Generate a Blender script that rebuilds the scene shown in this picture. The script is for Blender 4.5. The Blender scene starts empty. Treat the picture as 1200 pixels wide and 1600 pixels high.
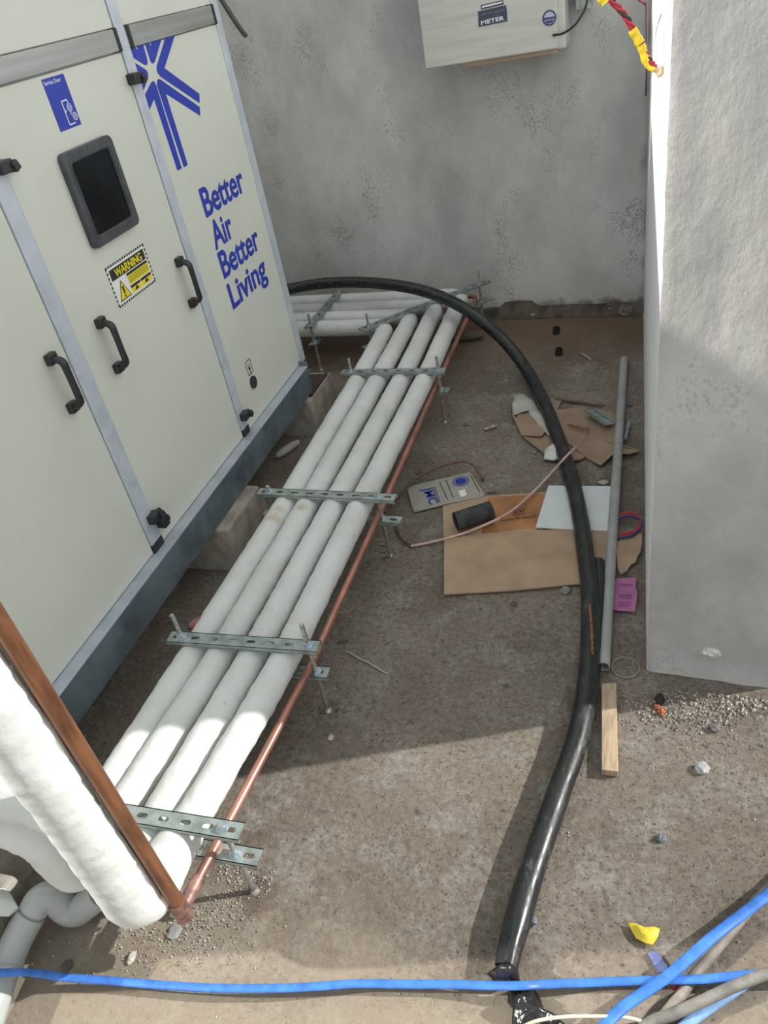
import bpy, math, random
from mathutils import Vector, Matrix, noise

random.seed(7)
S = bpy.context.scene
COL = S.collection

# ------------------------------------------------------------------ camera
FPX = 1211.0
RW = Matrix(((0.9479, -0.0299, 0.3170), (0.2707, 0.5998, -0.7530), (-0.1676, 0.7996, 0.5767)))
def _ortho():
    d = Vector((952 - 600, -(2480 - 800), -FPX)).normalized()
    z = -d
    y = Vector((1035 - 600, 965, -FPX)); y = (y - y.dot(z) * z).normalized()
    x = y.cross(z)
    return Matrix((x, y, z))
RW = _ortho()
CAM = Vector((0, 0, 1.65))
cd = bpy.data.cameras.new('camera'); cam = bpy.data.objects.new('camera', cd); COL.objects.link(cam)
cd.sensor_fit = 'VERTICAL'; cd.sensor_height = 36; cd.lens = 36 * FPX / 1600
cam.matrix_world = Matrix.Translation(CAM) @ RW.to_4x4()
cd.clip_start = 0.02
S.camera = cam

# ------------------------------------------------------------------ light and exposure
S.view_settings.view_transform = 'Standard'; S.view_settings.look = 'None'
S.view_settings.gamma = 1; S.view_settings.use_curve_mapping = False
S.view_settings.exposure = 0.0
W = bpy.data.worlds.new('sky'); S.world = W; W.use_nodes = True
wn = W.node_tree.nodes; wl = W.node_tree.links
bg = wn['Background']; bg.inputs[1].default_value = 0.84
tc = wn.new('ShaderNodeTexCoord'); sx = wn.new('ShaderNodeSeparateXYZ'); wr = wn.new('ShaderNodeValToRGB')
wl.new(tc.outputs['Generated'], sx.inputs[0]); wl.new(sx.outputs['Z'], wr.inputs[0]); wl.new(wr.outputs[0], bg.inputs[0])
wr.color_ramp.elements[0].position = 0.0; wr.color_ramp.elements[0].color = (0.80, 0.83, 0.86, 1)
wr.color_ramp.elements[1].position = 0.7; wr.color_ramp.elements[1].color = (0.93, 0.98, 1.0, 1)
def sun(name, d, e, col, ang):
    l = bpy.data.lights.new(name, 'SUN'); l.energy = e; l.color = col; l.angle = math.radians(ang)
    o = bpy.data.objects.new(name, l); COL.objects.link(o)
    o.rotation_euler = Vector(d).to_track_quat('-Z', 'Y').to_euler(); o.location = -Vector(d).normalized() * 6 + Vector((0, 1, 1))
sun('sun_over_cabinet', (1, 0.28, -0.705), 4.3, (1.0, 0.95, 0.87), 1.3)
sun('floodlight_from_right', (-0.94, -0.345, -0.62), 5.0, (1.0, 0.96, 0.92), 0.7)

# ------------------------------------------------------------------ helpers
def _ray(px, py): return RW @ Vector((px - 600, -(py - 800), -FPX))
def F(px, py, z=0.0):
    r = _ray(px, py); return CAM + r * ((z - CAM.z) / r.z)
def PX(px, py, X):
    r = _ray(px, py); return CAM + r * (X / r.x)
def PY(px, py, Y):
    r = _ray(px, py); return CAM + r * (Y / r.y)

MATS = {}
def newmat(name):
    m = bpy.data.materials.new(name); m.use_nodes = True
    return m, m.node_tree.nodes, m.node_tree.links, m.node_tree.nodes['Principled BSDF']
def mat(name, col, rough=0.6, metal=0.0, noise_amt=0.08, nscale=12, bump=0.0, bscale=60, spec=0.5, alpha=1, trans=0, col2=None, stretch=None, detail=5):
    if name in MATS: return MATS[name]
    m, n, l, p = newmat(name)
    p.inputs['Roughness'].default_value = rough; p.inputs['Metallic'].default_value = metal
    p.inputs['Specular IOR Level'].default_value = spec
    p.inputs['Alpha'].default_value = alpha; p.inputs['Transmission Weight'].default_value = trans
    t = n.new('ShaderNodeTexCoord'); mp = n.new('ShaderNodeMapping'); l.new(t.outputs['Object'], mp.inputs[0])
    if stretch: mp.inputs['Scale'].default_value = stretch
    nz = n.new('ShaderNodeTexNoise'); nz.inputs['Scale'].default_value = nscale; nz.inputs['Detail'].default_value = detail
    l.new(mp.outputs[0], nz.inputs['Vector'])
    r = n.new('ShaderNodeValToRGB'); l.new(nz.outputs['Fac'], r.inputs[0]); l.new(r.outputs[0], p.inputs['Base Color'])
    c2 = col2 or tuple(c * (1 - noise_amt * 2.2) for c in col); c1 = tuple(min(1, c * (1 + noise_amt)) for c in col)
    r.color_ramp.elements[0].position = 0.32; r.color_ramp.elements[0].color = (*c2, 1)
    r.color_ramp.elements[1].position = 0.62; r.color_ramp.elements[1].color = (*c1, 1)
    if bump:
        n2 = n.new('ShaderNodeTexNoise'); n2.inputs['Scale'].default_value = bscale; n2.inputs['Detail'].default_value = 6
        l.new(mp.outputs[0], n2.inputs['Vector'])
        b = n.new('ShaderNodeBump'); b.inputs['Strength'].default_value = bump; b.inputs['Distance'].default_value = 0.01
        l.new(n2.outputs['Fac'], b.inputs['Height']); l.new(b.outputs[0], p.inputs['Normal'])
    MATS[name] = m
    return m

class MB:
    def __init__(s): s.v = []; s.f = []; s.m = []; s.s = []
    def add(s, vs, fs, mi=0, smooth=False):
        o = len(s.v); s.v += [tuple(v) for v in vs]
        for f in fs: s.f.append([i + o for i in f]); s.m.append(mi); s.s.append(smooth)
        return s
    def box(s, c, d, mi=0, M=None):
        x, y, z = d[0] / 2, d[1] / 2, d[2] / 2
        vs = [Vector((a * x, b * y, e * z)) for a in (-1, 1) for b in (-1, 1) for e in (-1, 1)]
        if M: vs = [M @ v for v in vs]
        vs = [v + Vector(c) for v in vs]
        return s.add(vs, [(0, 1, 3, 2), (4, 6, 7, 5), (0, 4, 5, 1), (2, 3, 7, 6), (0, 2, 6, 4), (1, 5, 7, 3)], mi)
    def bb(s, a, b, mi=0):
        c = [(a[i] + b[i]) / 2 for i in range(3)]; d = [abs(b[i] - a[i]) for i in range(3)]
        return s.box(c, d, mi)
    def prism(s, pts, n, t, mi=0):       # polygon (3d, in a plane) extruded by t along n
        n = Vector(n).normalized(); k = len(pts); P = [Vector(p) for p in pts]
        nn = Vector((0, 0, 0))
        for i in range(k): nn += P[i].cross(P[(i + 1) % k])
        if nn.dot(n) < 0: P.reverse()
        vs = P + [p + n * t for p in P]
        fs = [list(range(k))[::-1], list(range(k, 2 * k))] + [(i, (i + 1) % k, k + (i + 1) % k, k + i) for i in range(k)]
        return s.add(vs, fs, mi)
    def cyl(s, a, b, r, seg=16, mi=0, r2=None, smooth=True):
        return s.tube([a, b], r, seg, mi=mi, rf=(lambda t, i, th: 1 if t < .5 else (r2 or r) / r))
    def tube(s, pts, r, seg=12, mi=0, rf=None, flat=1.0, up=None, caps=True, inner=None):
        P = [Vector(p) for p in pts]; n = len(P)
        T = [(P[min(i + 1, n - 1)] - P[max(i - 1, 0)]).normalized() for i in range(n)]
        u = Vector(up) if up else (Vector((0, 0, 1)) if abs(T[0].z) < .9 else Vector((0, 1, 0)))
        u = (u - u.dot(T[0]) * T[0]).normalized()
        L = [0.0]
        for i in range(1, n): L.append(L[-1] + (P[i] - P[i - 1]).length)
        vs = []; 
        for i in range(n):
            if up: u = Vector(up)
            u = (u - u.dot(T[i]) * T[i]).normalized(); w = T[i].cross(u)
            for k in range(seg):
                th = 2 * math.pi * k / seg
                q = r * (rf(L[i] / max(L[-1], 1e-9), L[i], th) if rf else 1)
                vs.append(P[i] + w * math.cos(th) * q + u * math.sin(th) * q * flat)
        fs = [(i * seg + k, i * seg + (k + 1) % seg, (i + 1) * seg + (k + 1) % seg, (i + 1) * seg + k) for i in range(n - 1) for k in range(seg)]
        s.add(vs, fs, mi, True)
        if inner:
            ivs = []
            for (i, d) in ((0, 1), (n - 1, -1)):
                base = vs[i * seg:(i + 1) * seg]
                inn = [P[i] + (v - P[i]) * inner for v in base]; deep = [v + T[i] * d * min(0.12, L[-1] * .45) for v in inn]
                ring = list(base) + inn + deep
                ff = []
                for k in range(seg):
                    k2 = (k + 1) % seg
                    ff.append((k, k2, seg + k2, seg + k) if d > 0 else (k2, k, seg + k, seg + k2))
                    ff.append((seg + k, seg + k2, 2 * seg + k2, 2 * seg + k) if d > 0 else (seg + k2, seg + k, 2 * seg + k, 2 * seg + k2))
                ff.append([2 * seg + k for k in range(seg)])
                s.add(ring, ff, mi, False)
        elif caps:
            s.add(vs[:seg], [list(range(seg))[::-1]], mi); s.add(vs[-seg:], [list(range(seg))], mi)
        return s
    def xf(s, M): s.v = [tuple(M @ Vector(v)) for v in s.v]; return s
    def build(s, name, mats, parent=None, bevel=0, bseg=2, loc=None, label=None):
        me = bpy.data.meshes.new(name); me.from_pydata(s.v, [], s.f)
        for m in (mats if isinstance(mats, (list, tuple)) else [mats]): me.materials.append(m)
        me.polygons.foreach_set('material_index', s.m); me.polygons.foreach_set('use_smooth', s.s)
        me.update()
        o = bpy.data.objects.new(name, me); COL.objects.link(o)
        if parent: o.parent = parent; o.matrix_parent_inverse = parent_world(parent).inverted()
        if bevel:
            b = o.modifiers.new('bevel', 'BEVEL'); b.width = bevel; b.segments = bseg; b.limit_method = 'ANGLE'; b.angle_limit = math.radians(40)
        if label: o['label'] = label
        return o
def parent_world(o):
    M = Matrix.LocRotScale(o.location, o.rotation_euler, o.scale)
    if o.parent: M = parent_world(o.parent) @ o.matrix_parent_inverse @ M
    return M
def thing(name, label, cat, loc=(0, 0, 0), group=None, rz=0):
    o = bpy.data.objects.new(name, None); COL.objects.link(o); o.location = loc; o.rotation_euler = (0, 0, rz)
    o.empty_display_size = 0.05
    return tag(o, label, cat, group)
def tag(o, label, cat, group=None):
    o['label'] = label; o['category'] = cat
    if group: o['group'] = group
    return o
def centre(o):     # move a single-mesh thing's origin to its own base
    vs = [v.co for v in o.data.vertices]
    c = Vector((sum(v.x for v in vs) / len(vs), sum(v.y for v in vs) / len(vs), min(v.z for v in vs)))
    o.data.transform(Matrix.Translation(-c)); o.location = c
    return o
def struct(o): o['kind'] = 'structure'; return o
def smooth_path(pts, n=10):
    P = [Vector(p) for p in pts]; P = [P[0] * 2 - P[1]] + P + [P[-1] * 2 - P[-2]]; out = []
    for i in range(1, len(P) - 2):
        for k in range(n):
            t = k / n; a, b, c, d = P[i - 1], P[i], P[i + 1], P[i + 2]
            out.append(0.5 * ((2 * b) + (c - a) * t + (2 * a - 5 * b + 4 * c - d) * t * t + (3 * b - a - 3 * c + d) * t ** 3))
    return out + [P[-2]]
def fillet_path(pts, rad, step=0.02, na=9):
    P = [Vector(p) for p in pts]; out = [P[0]]
    rads = rad if isinstance(rad, (list, tuple)) else [rad] * len(P)
    for i in range(1, len(P) - 1):
        a = (P[i - 1] - P[i]).normalized(); b = (P[i + 1] - P[i]).normalized(); ang = a.angle(b)
        d = rads[i] / math.tan(ang / 2); s, e = P[i] + a * d, P[i] + b * d
        c = P[i] + (a + b).normalized() * (rads[i] / math.sin(ang / 2))
        for k in range(na + 1):
            t = k / na; v0 = s - c; v1 = e - c; om = v0.angle(v1)
            out.append(c + (v0 * math.sin((1 - t) * om) + v1 * math.sin(t * om)) / math.sin(om))
    out.append(P[-1])
    res = [out[0]]
    for q in out[1:]:
        L = (q - res[-1]).length
        k = max(1, int(L / step)); a = res[-1].copy()
        for j in range(1, k + 1): res.append(a.lerp(q, j / k))
    return res
def rows(pts, n=1.0): return pts
_tm = {}
def text_mesh(body, size=1.0, bold=0.0, shear=0):
    c = bpy.data.curves.new('lettering', 'FONT'); c.body = body; c.size = size; c.offset = bold; c.shear = shear
    o = bpy.data.objects.new('lettering', c); COL.objects.link(o)
    bpy.context.view_layer.update()
    dg = bpy.context.evaluated_depsgraph_get()
    me = bpy.data.meshes.new_from_object(o.evaluated_get(dg))
    vs = [v.co.copy() for v in me.vertices]; fs = [list(p.vertices) for p in me.polygons]
    bpy.data.objects.remove(o); bpy.data.curves.remove(c); bpy.data.meshes.remove(me)
    return vs, fs
def put_text(mb, body, org, ux, uy, w=None, h=None, mi=0, bold=0.015, lift=0.0006, cap=0.7, heavy=((0, 0),)):
    """text whose baseline starts at org, runs along ux to width w, capitals h high along uy"""
    vs, fs = text_mesh(body, 1.0, bold)
    x0 = min(v.x for v in vs); x1 = max(v.x for v in vs)
    ux = Vector(ux).normalized(); uy = Vector(uy).normalized(); n = ux.cross(uy)
    sy = h / cap; sx = (w / (x1 - x0)) if w else sy
    for i, (ox, oy) in enumerate(heavy):
        mb.add([Vector(org) + ux * (v.x - x0 + ox) * sx + uy * (v.y + oy) * sy + n * (lift + .00012 * i) for v in vs], fs, mi)

# ------------------------------------------------------------------ materials
def concrete_wall(name, base, dark, scale=1.0, bump=0.35, ramp=(0.42, 0.62)):
    m, n, l, p = newmat(name); p.inputs['Roughness'].default_value = 0.9; p.inputs['Specular IOR Level'].default_value = 0.2
    t = n.new('ShaderNodeTexCoord')
    a = n.new('ShaderNodeTexNoise'); a.inputs['Scale'].default_value = 2.2 * scale; a.inputs['Detail'].default_value = 8; a.inputs['Roughness'].default_value = 0.6
    mp = n.new('ShaderNodeMapping'); mp.inputs['Scale'].default_value = (1.15, 1.15, 0.8); l.new(t.outputs['Object'], mp.inputs[0]); l.new(mp.outputs[0], a.inputs[0])
    r = n.new('ShaderNodeValToRGB'); l.new(a.outputs['Fac'], r.inputs[0])
    r.color_ramp.elements[0].position = 0.35; r.color_ramp.elements[0].color = (*[c * .74 for c in base], 1)
    r.color_ramp.elements[1].position = 0.68; r.color_ramp.elements[1].color = (*[c * 1.15 for c in base], 1)
    # scattered dark pits grouped in patches
    b = n.new('ShaderNodeTexNoise'); b.inputs['Scale'].default_value = 120 * scale; b.inputs['Detail'].default_value = 4; l.new(mp.outputs[0], b.inputs[0])
    g = n.new('ShaderNodeTexNoise'); g.inputs['Scale'].default_value = 4.5 * scale; g.inputs['Detail'].default_value = 3; l.new(mp.outputs[0], g.inputs[0])
    mu = n.new('ShaderNodeMath'); mu.operation = 'MULTIPLY'; l.new(b.outputs['Fac'], mu.inputs[0]); l.new(g.outputs['Fac'], mu.inputs[1])
    r2 = n.new('ShaderNodeValToRGB'); l.new(mu.outputs[0], r2.inputs[0])
    r2.color_ramp.elements[0].position = 0.315; r2.color_ramp.elements[0].color = (0, 0, 0, 1)
    r2.color_ramp.elements[1].position = 0.43; r2.color_ramp.elements[1].color = (1, 1, 1, 1)
    mx = n.new('ShaderNodeMixRGB'); l.new(r2.outputs[0], mx.inputs[0]); l.new(r.outputs[0], mx.inputs[1]); mx.inputs[2].default_value = (*dark, 1)
    l.new(mx.outputs[0], p.inputs['Base Color'])
    c = n.new('ShaderNodeTexNoise'); c.inputs['Scale'].default_value = 24 * scale; c.inputs['Detail'].default_value = 9; c.inputs['Roughness'].default_value = .65; l.new(mp.outputs[0], c.inputs[0])
    bu = n.new('ShaderNodeBump'); bu.inputs['Strength'].default_value = bump; bu.inputs['Distance'].default_value = 0.02
    l.new(c.outputs['Fac'], bu.inputs['Height']); l.new(bu.outputs[0], p.inputs['Normal'])
    return m, n, l, mx, p
M_wall, wnn, wll, wmx, wpp = concrete_wall('grey_plaster_back', (0.62, 0.615, 0.60), (0.36, 0.355, 0.34), 1.0, .3)
# browner tone low on the back wall and in the corner next to the white face
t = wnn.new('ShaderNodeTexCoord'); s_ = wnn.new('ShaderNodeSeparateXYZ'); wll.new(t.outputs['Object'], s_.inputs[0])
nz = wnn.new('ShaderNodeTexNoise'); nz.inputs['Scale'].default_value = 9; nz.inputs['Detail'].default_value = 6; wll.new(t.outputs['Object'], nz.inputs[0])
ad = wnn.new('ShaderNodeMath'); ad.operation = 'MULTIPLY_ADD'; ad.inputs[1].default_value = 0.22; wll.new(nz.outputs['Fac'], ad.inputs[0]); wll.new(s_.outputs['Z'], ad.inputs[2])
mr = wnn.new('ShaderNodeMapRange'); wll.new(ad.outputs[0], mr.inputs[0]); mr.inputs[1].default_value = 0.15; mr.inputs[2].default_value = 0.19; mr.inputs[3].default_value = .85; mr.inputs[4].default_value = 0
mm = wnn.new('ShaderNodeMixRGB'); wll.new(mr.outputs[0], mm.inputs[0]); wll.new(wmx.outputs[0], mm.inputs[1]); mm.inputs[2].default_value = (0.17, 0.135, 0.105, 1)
# brown strip along the corner
ad2 = wnn.new('ShaderNodeMath'); ad2.operation = 'MULTIPLY_ADD'; ad2.inputs[1].default_value = -0.12; wll.new(nz.outputs['Fac'], ad2.inputs[0]); wll.new(s_.outputs['X'], ad2.inputs[2])
mr2 = wnn.new('ShaderNodeMapRange'); wll.new(ad2.outputs[0], mr2.inputs[0]); mr2.inputs[1].default_value = -0.115; mr2.inputs[2].default_value = -0.075; mr2.inputs[3].default_value = 0; mr2.inputs[4].default_value = .6
mm2 = wnn.new('ShaderNodeMixRGB'); wll.new(mr2.outputs[0], mm2.inputs[0]); wll.new(mm.outputs[0], mm2.inputs[1]); mm2.inputs[2].default_value = (0.2, 0.15, 0.11, 1)
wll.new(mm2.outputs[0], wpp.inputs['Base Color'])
M_pillar = concrete_wall('rough_plaster_front', (0.52, 0.51, 0.498), (0.43, 0.415, 0.39), 1.0, 0.45)[0]
M_white = mat('white_paint', (0.82, 0.84, 0.86), .7, noise_amt=.02, bump=.12, bscale=25)

m, n, l, p = newmat('dusty_concrete_floor'); M_floor = m
p.inputs['Roughness'].default_value = 0.92; p.inputs['Specular IOR Level'].default_value = 0.15
t = n.new('ShaderNodeTexCoord')
def nz_(sc, det=8, ro=.6, dist=0):
    a = n.new('ShaderNodeTexNoise'); a.inputs['Scale'].default_value = sc; a.inputs['Detail'].default_value = det; a.inputs['Roughness'].default_value = ro; a.inputs['Distortion'].default_value = dist
    l.new(t.outputs['Object'], a.inputs[0]); return a
def ramp_(src, p0, c0, p1, c1):
    r = n.new('ShaderNodeValToRGB'); l.new(src, r.inputs[0]); e = r.color_ramp.elements
    e[0].position = p0; e[0].color = (*c0, 1); e[1].position = p1; e[1].color = (*c1, 1); return r
def mix_(fac, a, b, mode='MIX'):
    x = n.new('ShaderNodeMixRGB'); x.blend_type = mode
    if isinstance(fac, float): x.inputs[0].default_value = fac
    else: l.new(fac, x.inputs[0])
    for i, q in ((1, a), (2, b)):
        if isinstance(q, tuple): x.inputs[i].default_value = (*q, 1)
        else: l.new(q, x.inputs[i])
    return x
r1 = ramp_(nz_(2.3, 8, .62, .4).outputs['Fac'], .36, (0.25, 0.212, 0.168), .66, (0.39, 0.338, 0.28))
r2 = ramp_(nz_(7.5, 7, .65).outputs['Fac'], .50, (0, 0, 0), .70, (1, 1, 1))
x1 = mix_(r2.outputs[0], r1.outputs[0], (0.41, 0.385, 0.345))
r3 = ramp_(nz_(150, 3).outputs['Fac'], .33, (1, 1, 1), .41, (0, 0, 0))
x2a = mix_(r3.outputs[0], x1.outputs[0], (0.15, 0.125, 0.10))
r3b = ramp_(nz_(60, 8, .75).outputs['Fac'], .35, (.72, .72, .72), .65, (1.18, 1.18, 1.18))
x2 = mix_(1.0, x2a.outputs[0], r3b.outputs[0], 'MULTIPLY')
r4 = ramp_(nz_(34, 5, .6).outputs['Fac'], .28, (1, 1, 1), .40, (0, 0, 0))
x3 = mix_(r4.outputs[0], x2.outputs[0], (0.15, 0.13, 0.11))
# reddish dried earth by the back corner, sunlit strip in front painted paler into the colour
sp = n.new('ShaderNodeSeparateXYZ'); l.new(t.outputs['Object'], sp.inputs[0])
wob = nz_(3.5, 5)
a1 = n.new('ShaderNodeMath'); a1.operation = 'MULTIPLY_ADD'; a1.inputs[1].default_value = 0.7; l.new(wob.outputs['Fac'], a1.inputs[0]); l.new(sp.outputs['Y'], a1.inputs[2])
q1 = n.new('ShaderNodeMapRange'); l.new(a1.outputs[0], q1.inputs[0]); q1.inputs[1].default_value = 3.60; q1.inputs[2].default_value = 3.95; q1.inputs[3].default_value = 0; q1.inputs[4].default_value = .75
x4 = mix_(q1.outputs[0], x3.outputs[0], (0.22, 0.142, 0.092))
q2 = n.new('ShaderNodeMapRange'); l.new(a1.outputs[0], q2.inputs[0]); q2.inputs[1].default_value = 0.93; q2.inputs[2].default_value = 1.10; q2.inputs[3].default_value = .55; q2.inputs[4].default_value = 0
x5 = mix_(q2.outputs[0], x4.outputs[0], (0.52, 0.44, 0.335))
last = x5
for (q, rad) in ((F(517, 1108), .05), (F(405, 1398), .065), (F(330, 1330), .05), (F(655, 738), .03), (F(905, 1100), .07)):      # oily dark stains round the anchors
    dd = n.new('ShaderNodeVectorMath'); dd.operation = 'DISTANCE'; l.new(t.outputs['Object'], dd.inputs[0]); dd.inputs[1].default_value = q
    nn = n.new('ShaderNodeMath'); nn.operation = 'MULTIPLY_ADD'; nn.inputs[1].default_value = rad; l.new(nz_(30, 5).outputs['Fac'], nn.inputs[0]); l.new(dd.outputs['Value'], nn.inputs[2])
    mr = n.new('ShaderNodeMapRange'); l.new(nn.outputs[0], mr.inputs[0]); mr.inputs[1].default_value = rad * .9; mr.inputs[2].default_value = rad * 1.35; mr.inputs[3].default_value = .5; mr.inputs[4].default_value = 0
    last = mix_(mr.outputs[0], last.outputs[0], (0.13, 0.095, 0.07))
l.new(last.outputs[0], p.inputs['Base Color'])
bn = nz_(45, 12, .82)
bu = n.new('ShaderNodeBump'); bu.inputs['Strength'].default_value = .8; bu.inputs['Distance'].default_value = 0.016; l.new(bn.outputs['Fac'], bu.inputs['Height'])
bn2 = nz_(170, 4, .6); bu2 = n.new('ShaderNodeBump'); bu2.inputs['Strength'].default_value = .6; bu2.inputs['Distance'].default_value = 0.005
l.new(bn2.outputs['Fac'], bu2.inputs['Height']); l.new(bu.outputs[0], bu2.inputs['Normal']); l.new(bu2.outputs[0], p.inputs['Normal'])

M_panel = mat('cream_painted_panel', (0.655, 0.675, 0.605), .42, noise_amt=.02, nscale=3)
M_alu = mat('pale_blue_aluminium', (0.56, 0.62, 0.69), .42, .2, noise_amt=.05, nscale=20)
M_bar = mat('brushed_grey_metal', (0.40, 0.41, 0.41), .38, .6, noise_amt=.08, nscale=8, stretch=(1, .3, 6))
M_rail = mat('blue_grey_steel', (0.17, 0.21, 0.235), .45, .35, noise_amt=.18, nscale=9)
M_rail_lit = mat('blue_grey_steel_lit', (0.46, 0.51, 0.57), .45, .2, noise_amt=.06, nscale=15)  # paler copy of the rail steel, light from above painted in
M_blk = mat('black_plastic', (0.022, 0.023, 0.027), .38, noise_amt=.1)
M_gasket = mat('dark_grey_frame', (0.062, 0.07, 0.08), .42, noise_amt=.12, nscale=30)
M_pane = mat('dark_smoked_glass', (0.012, 0.015, 0.018), .10, noise_amt=.3, nscale=5, spec=.18)
M_blue = mat('blue_vinyl', (0.018, 0.045, 0.42), .45, noise_amt=.04)
M_whitev = mat('white_vinyl', (0.82, 0.83, 0.82), .5, noise_amt=.02)
M_yel = mat('yellow_vinyl', (0.80, 0.68, 0.03), .5, noise_amt=.03)
M_blackv = mat('black_vinyl', (0.02, 0.02, 0.02), .5, noise_amt=.03)
M_galv = mat('galvanised_steel', (0.37, 0.43, 0.405), .42, .45, noise_amt=.14, nscale=35)
M_rod = mat('zinc_threaded_rod', (0.60, 0.60, 0.57), .32, .8, noise_amt=.15, nscale=80)
M_nut = mat('zinc_nut', (0.55, 0.62, 0.68), .3, .8, noise_amt=.1, nscale=60)
M_cop = mat('bare_copper', (0.46, 0.22, 0.16), .38, .6, noise_amt=.14, nscale=9)
M_copd = mat('tarnished_copper', (0.225, 0.10, 0.05), .36, .4, noise_amt=.22, nscale=30, stretch=(2, 2, .3))
M_greytape = mat('grey_insulation_seam', (0.40, 0.39, 0.38), .3, .1, noise_amt=.25, nscale=40, stretch=(1, 1, .2))
M_hose = mat('black_hdpe', (0.020, 0.020, 0.021), .30, noise_amt=.2, nscale=30, col2=(0.014, 0.014, 0.015), bump=.08)
M_pvc = mat('grey_pvc', (0.36, 0.375, 0.365), .45, noise_amt=.08, nscale=14)
M_pvcl = mat('light_grey_pvc', (0.41, 0.435, 0.42), .28, noise_amt=.05, nscale=9)
M_card = mat('brown_cardboard', (0.42, 0.30, 0.195), .85, noise_amt=.08, nscale=9, bump=.08, bscale=30)
M_cardd = mat('dark_cardboard', (0.33, 0.235, 0.165), .85, noise_amt=.08, nscale=9, bump=.1, bscale=30)
M_tape = mat('glossy_brown_tape', (0.40, 0.185, 0.075), .28, noise_amt=.18, nscale=7)
M_foam = mat('white_foam', (0.66, 0.71, 0.71), .7, noise_amt=.02)
M_wood = mat('raw_pine', (0.46, 0.34, 0.235), .75, noise_amt=.14, nscale=16, stretch=(6, 1, 1))
M_block = mat('cast_concrete', (0.34, 0.31, 0.265), .92, noise_amt=.14, nscale=14, bump=.4, bscale=30)
M_blueC = mat('blue_cable', (0.05, 0.19, 0.62), .42, noise_amt=.12, nscale=40)
M_blueL = mat('pale_blue_cable', (0.19, 0.34, 0.60), .5, noise_amt=.1, nscale=40)
M_greyC = mat('grey_cable', (0.19, 0.185, 0.165), .6, noise_amt=.15, nscale=40)
M_taupeC = mat('taupe_cable', (0.27, 0.235, 0.195), .6, noise_amt=.12, nscale=40)
M_beige = mat('beige_wire', (0.62, 0.56, 0.43), .6)
M_red = mat('red_wire', (0.42, 0.02, 0.035), .4)
M_navy = mat('navy_wire', (0.03, 0.03, 0.12), .4)
M_darkw = mat('dark_wire', (0.03, 0.022, 0.02), .45)
M_pink = mat('magenta_paper', (0.44, 0.16, 0.34), .6, noise_amt=.07)
M_bag = mat('grey_polythene', (0.36, 0.35, 0.31), .55, noise_amt=.06, nscale=30)
M_film = mat('milky_film', (0.55, 0.53, 0.49), .4, noise_amt=.1, nscale=12, alpha=.88)
M_stone = mat('grey_stone', (0.28, 0.27, 0.26), .9, noise_amt=.2, nscale=40)
M_grit = mat('pale_grit', (0.47, 0.43, 0.38), .9, noise_amt=.25, nscale=60)
M_tubeclr = mat('clear_pink_tubing', (0.62, 0.40, 0.38), .18, noise_amt=.1, nscale=30)
M_tubebr = mat('brown_tubing', (0.16, 0.085, 0.065), .3, noise_amt=.15)
M_rust = mat('rust_red_tube', (0.30, 0.12, 0.09), .55, noise_amt=.15)
M_boxp = mat('cream_enclosure_in_film', (0.56, 0.57, 0.52), .22, noise_amt=.05, nscale=6, stretch=(.5, 1, 5), bump=.25, bscale=9)
M_twig = mat('brown_stick', (0.14, 0.10, 0.065), .8)
M_pad = mat('red_brown_rubber', (0.055, 0.03, 0.025), .7)
M_straw = mat('pale_straw', (0.48, 0.43, 0.35), .7)
M_ytape = mat('yellow_tape', (0.85, 0.62, 0.03), .4, noise_amt=.1)
M_blackfilm = mat('crumpled_black_film', (0.012, 0.012, 0.013), .16, noise_amt=.2, bump=.6, bscale=45, spec=.8)
M_dark = mat('black_void', (0.006, 0.006, 0.006), .9)
M_cloth = None
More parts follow.
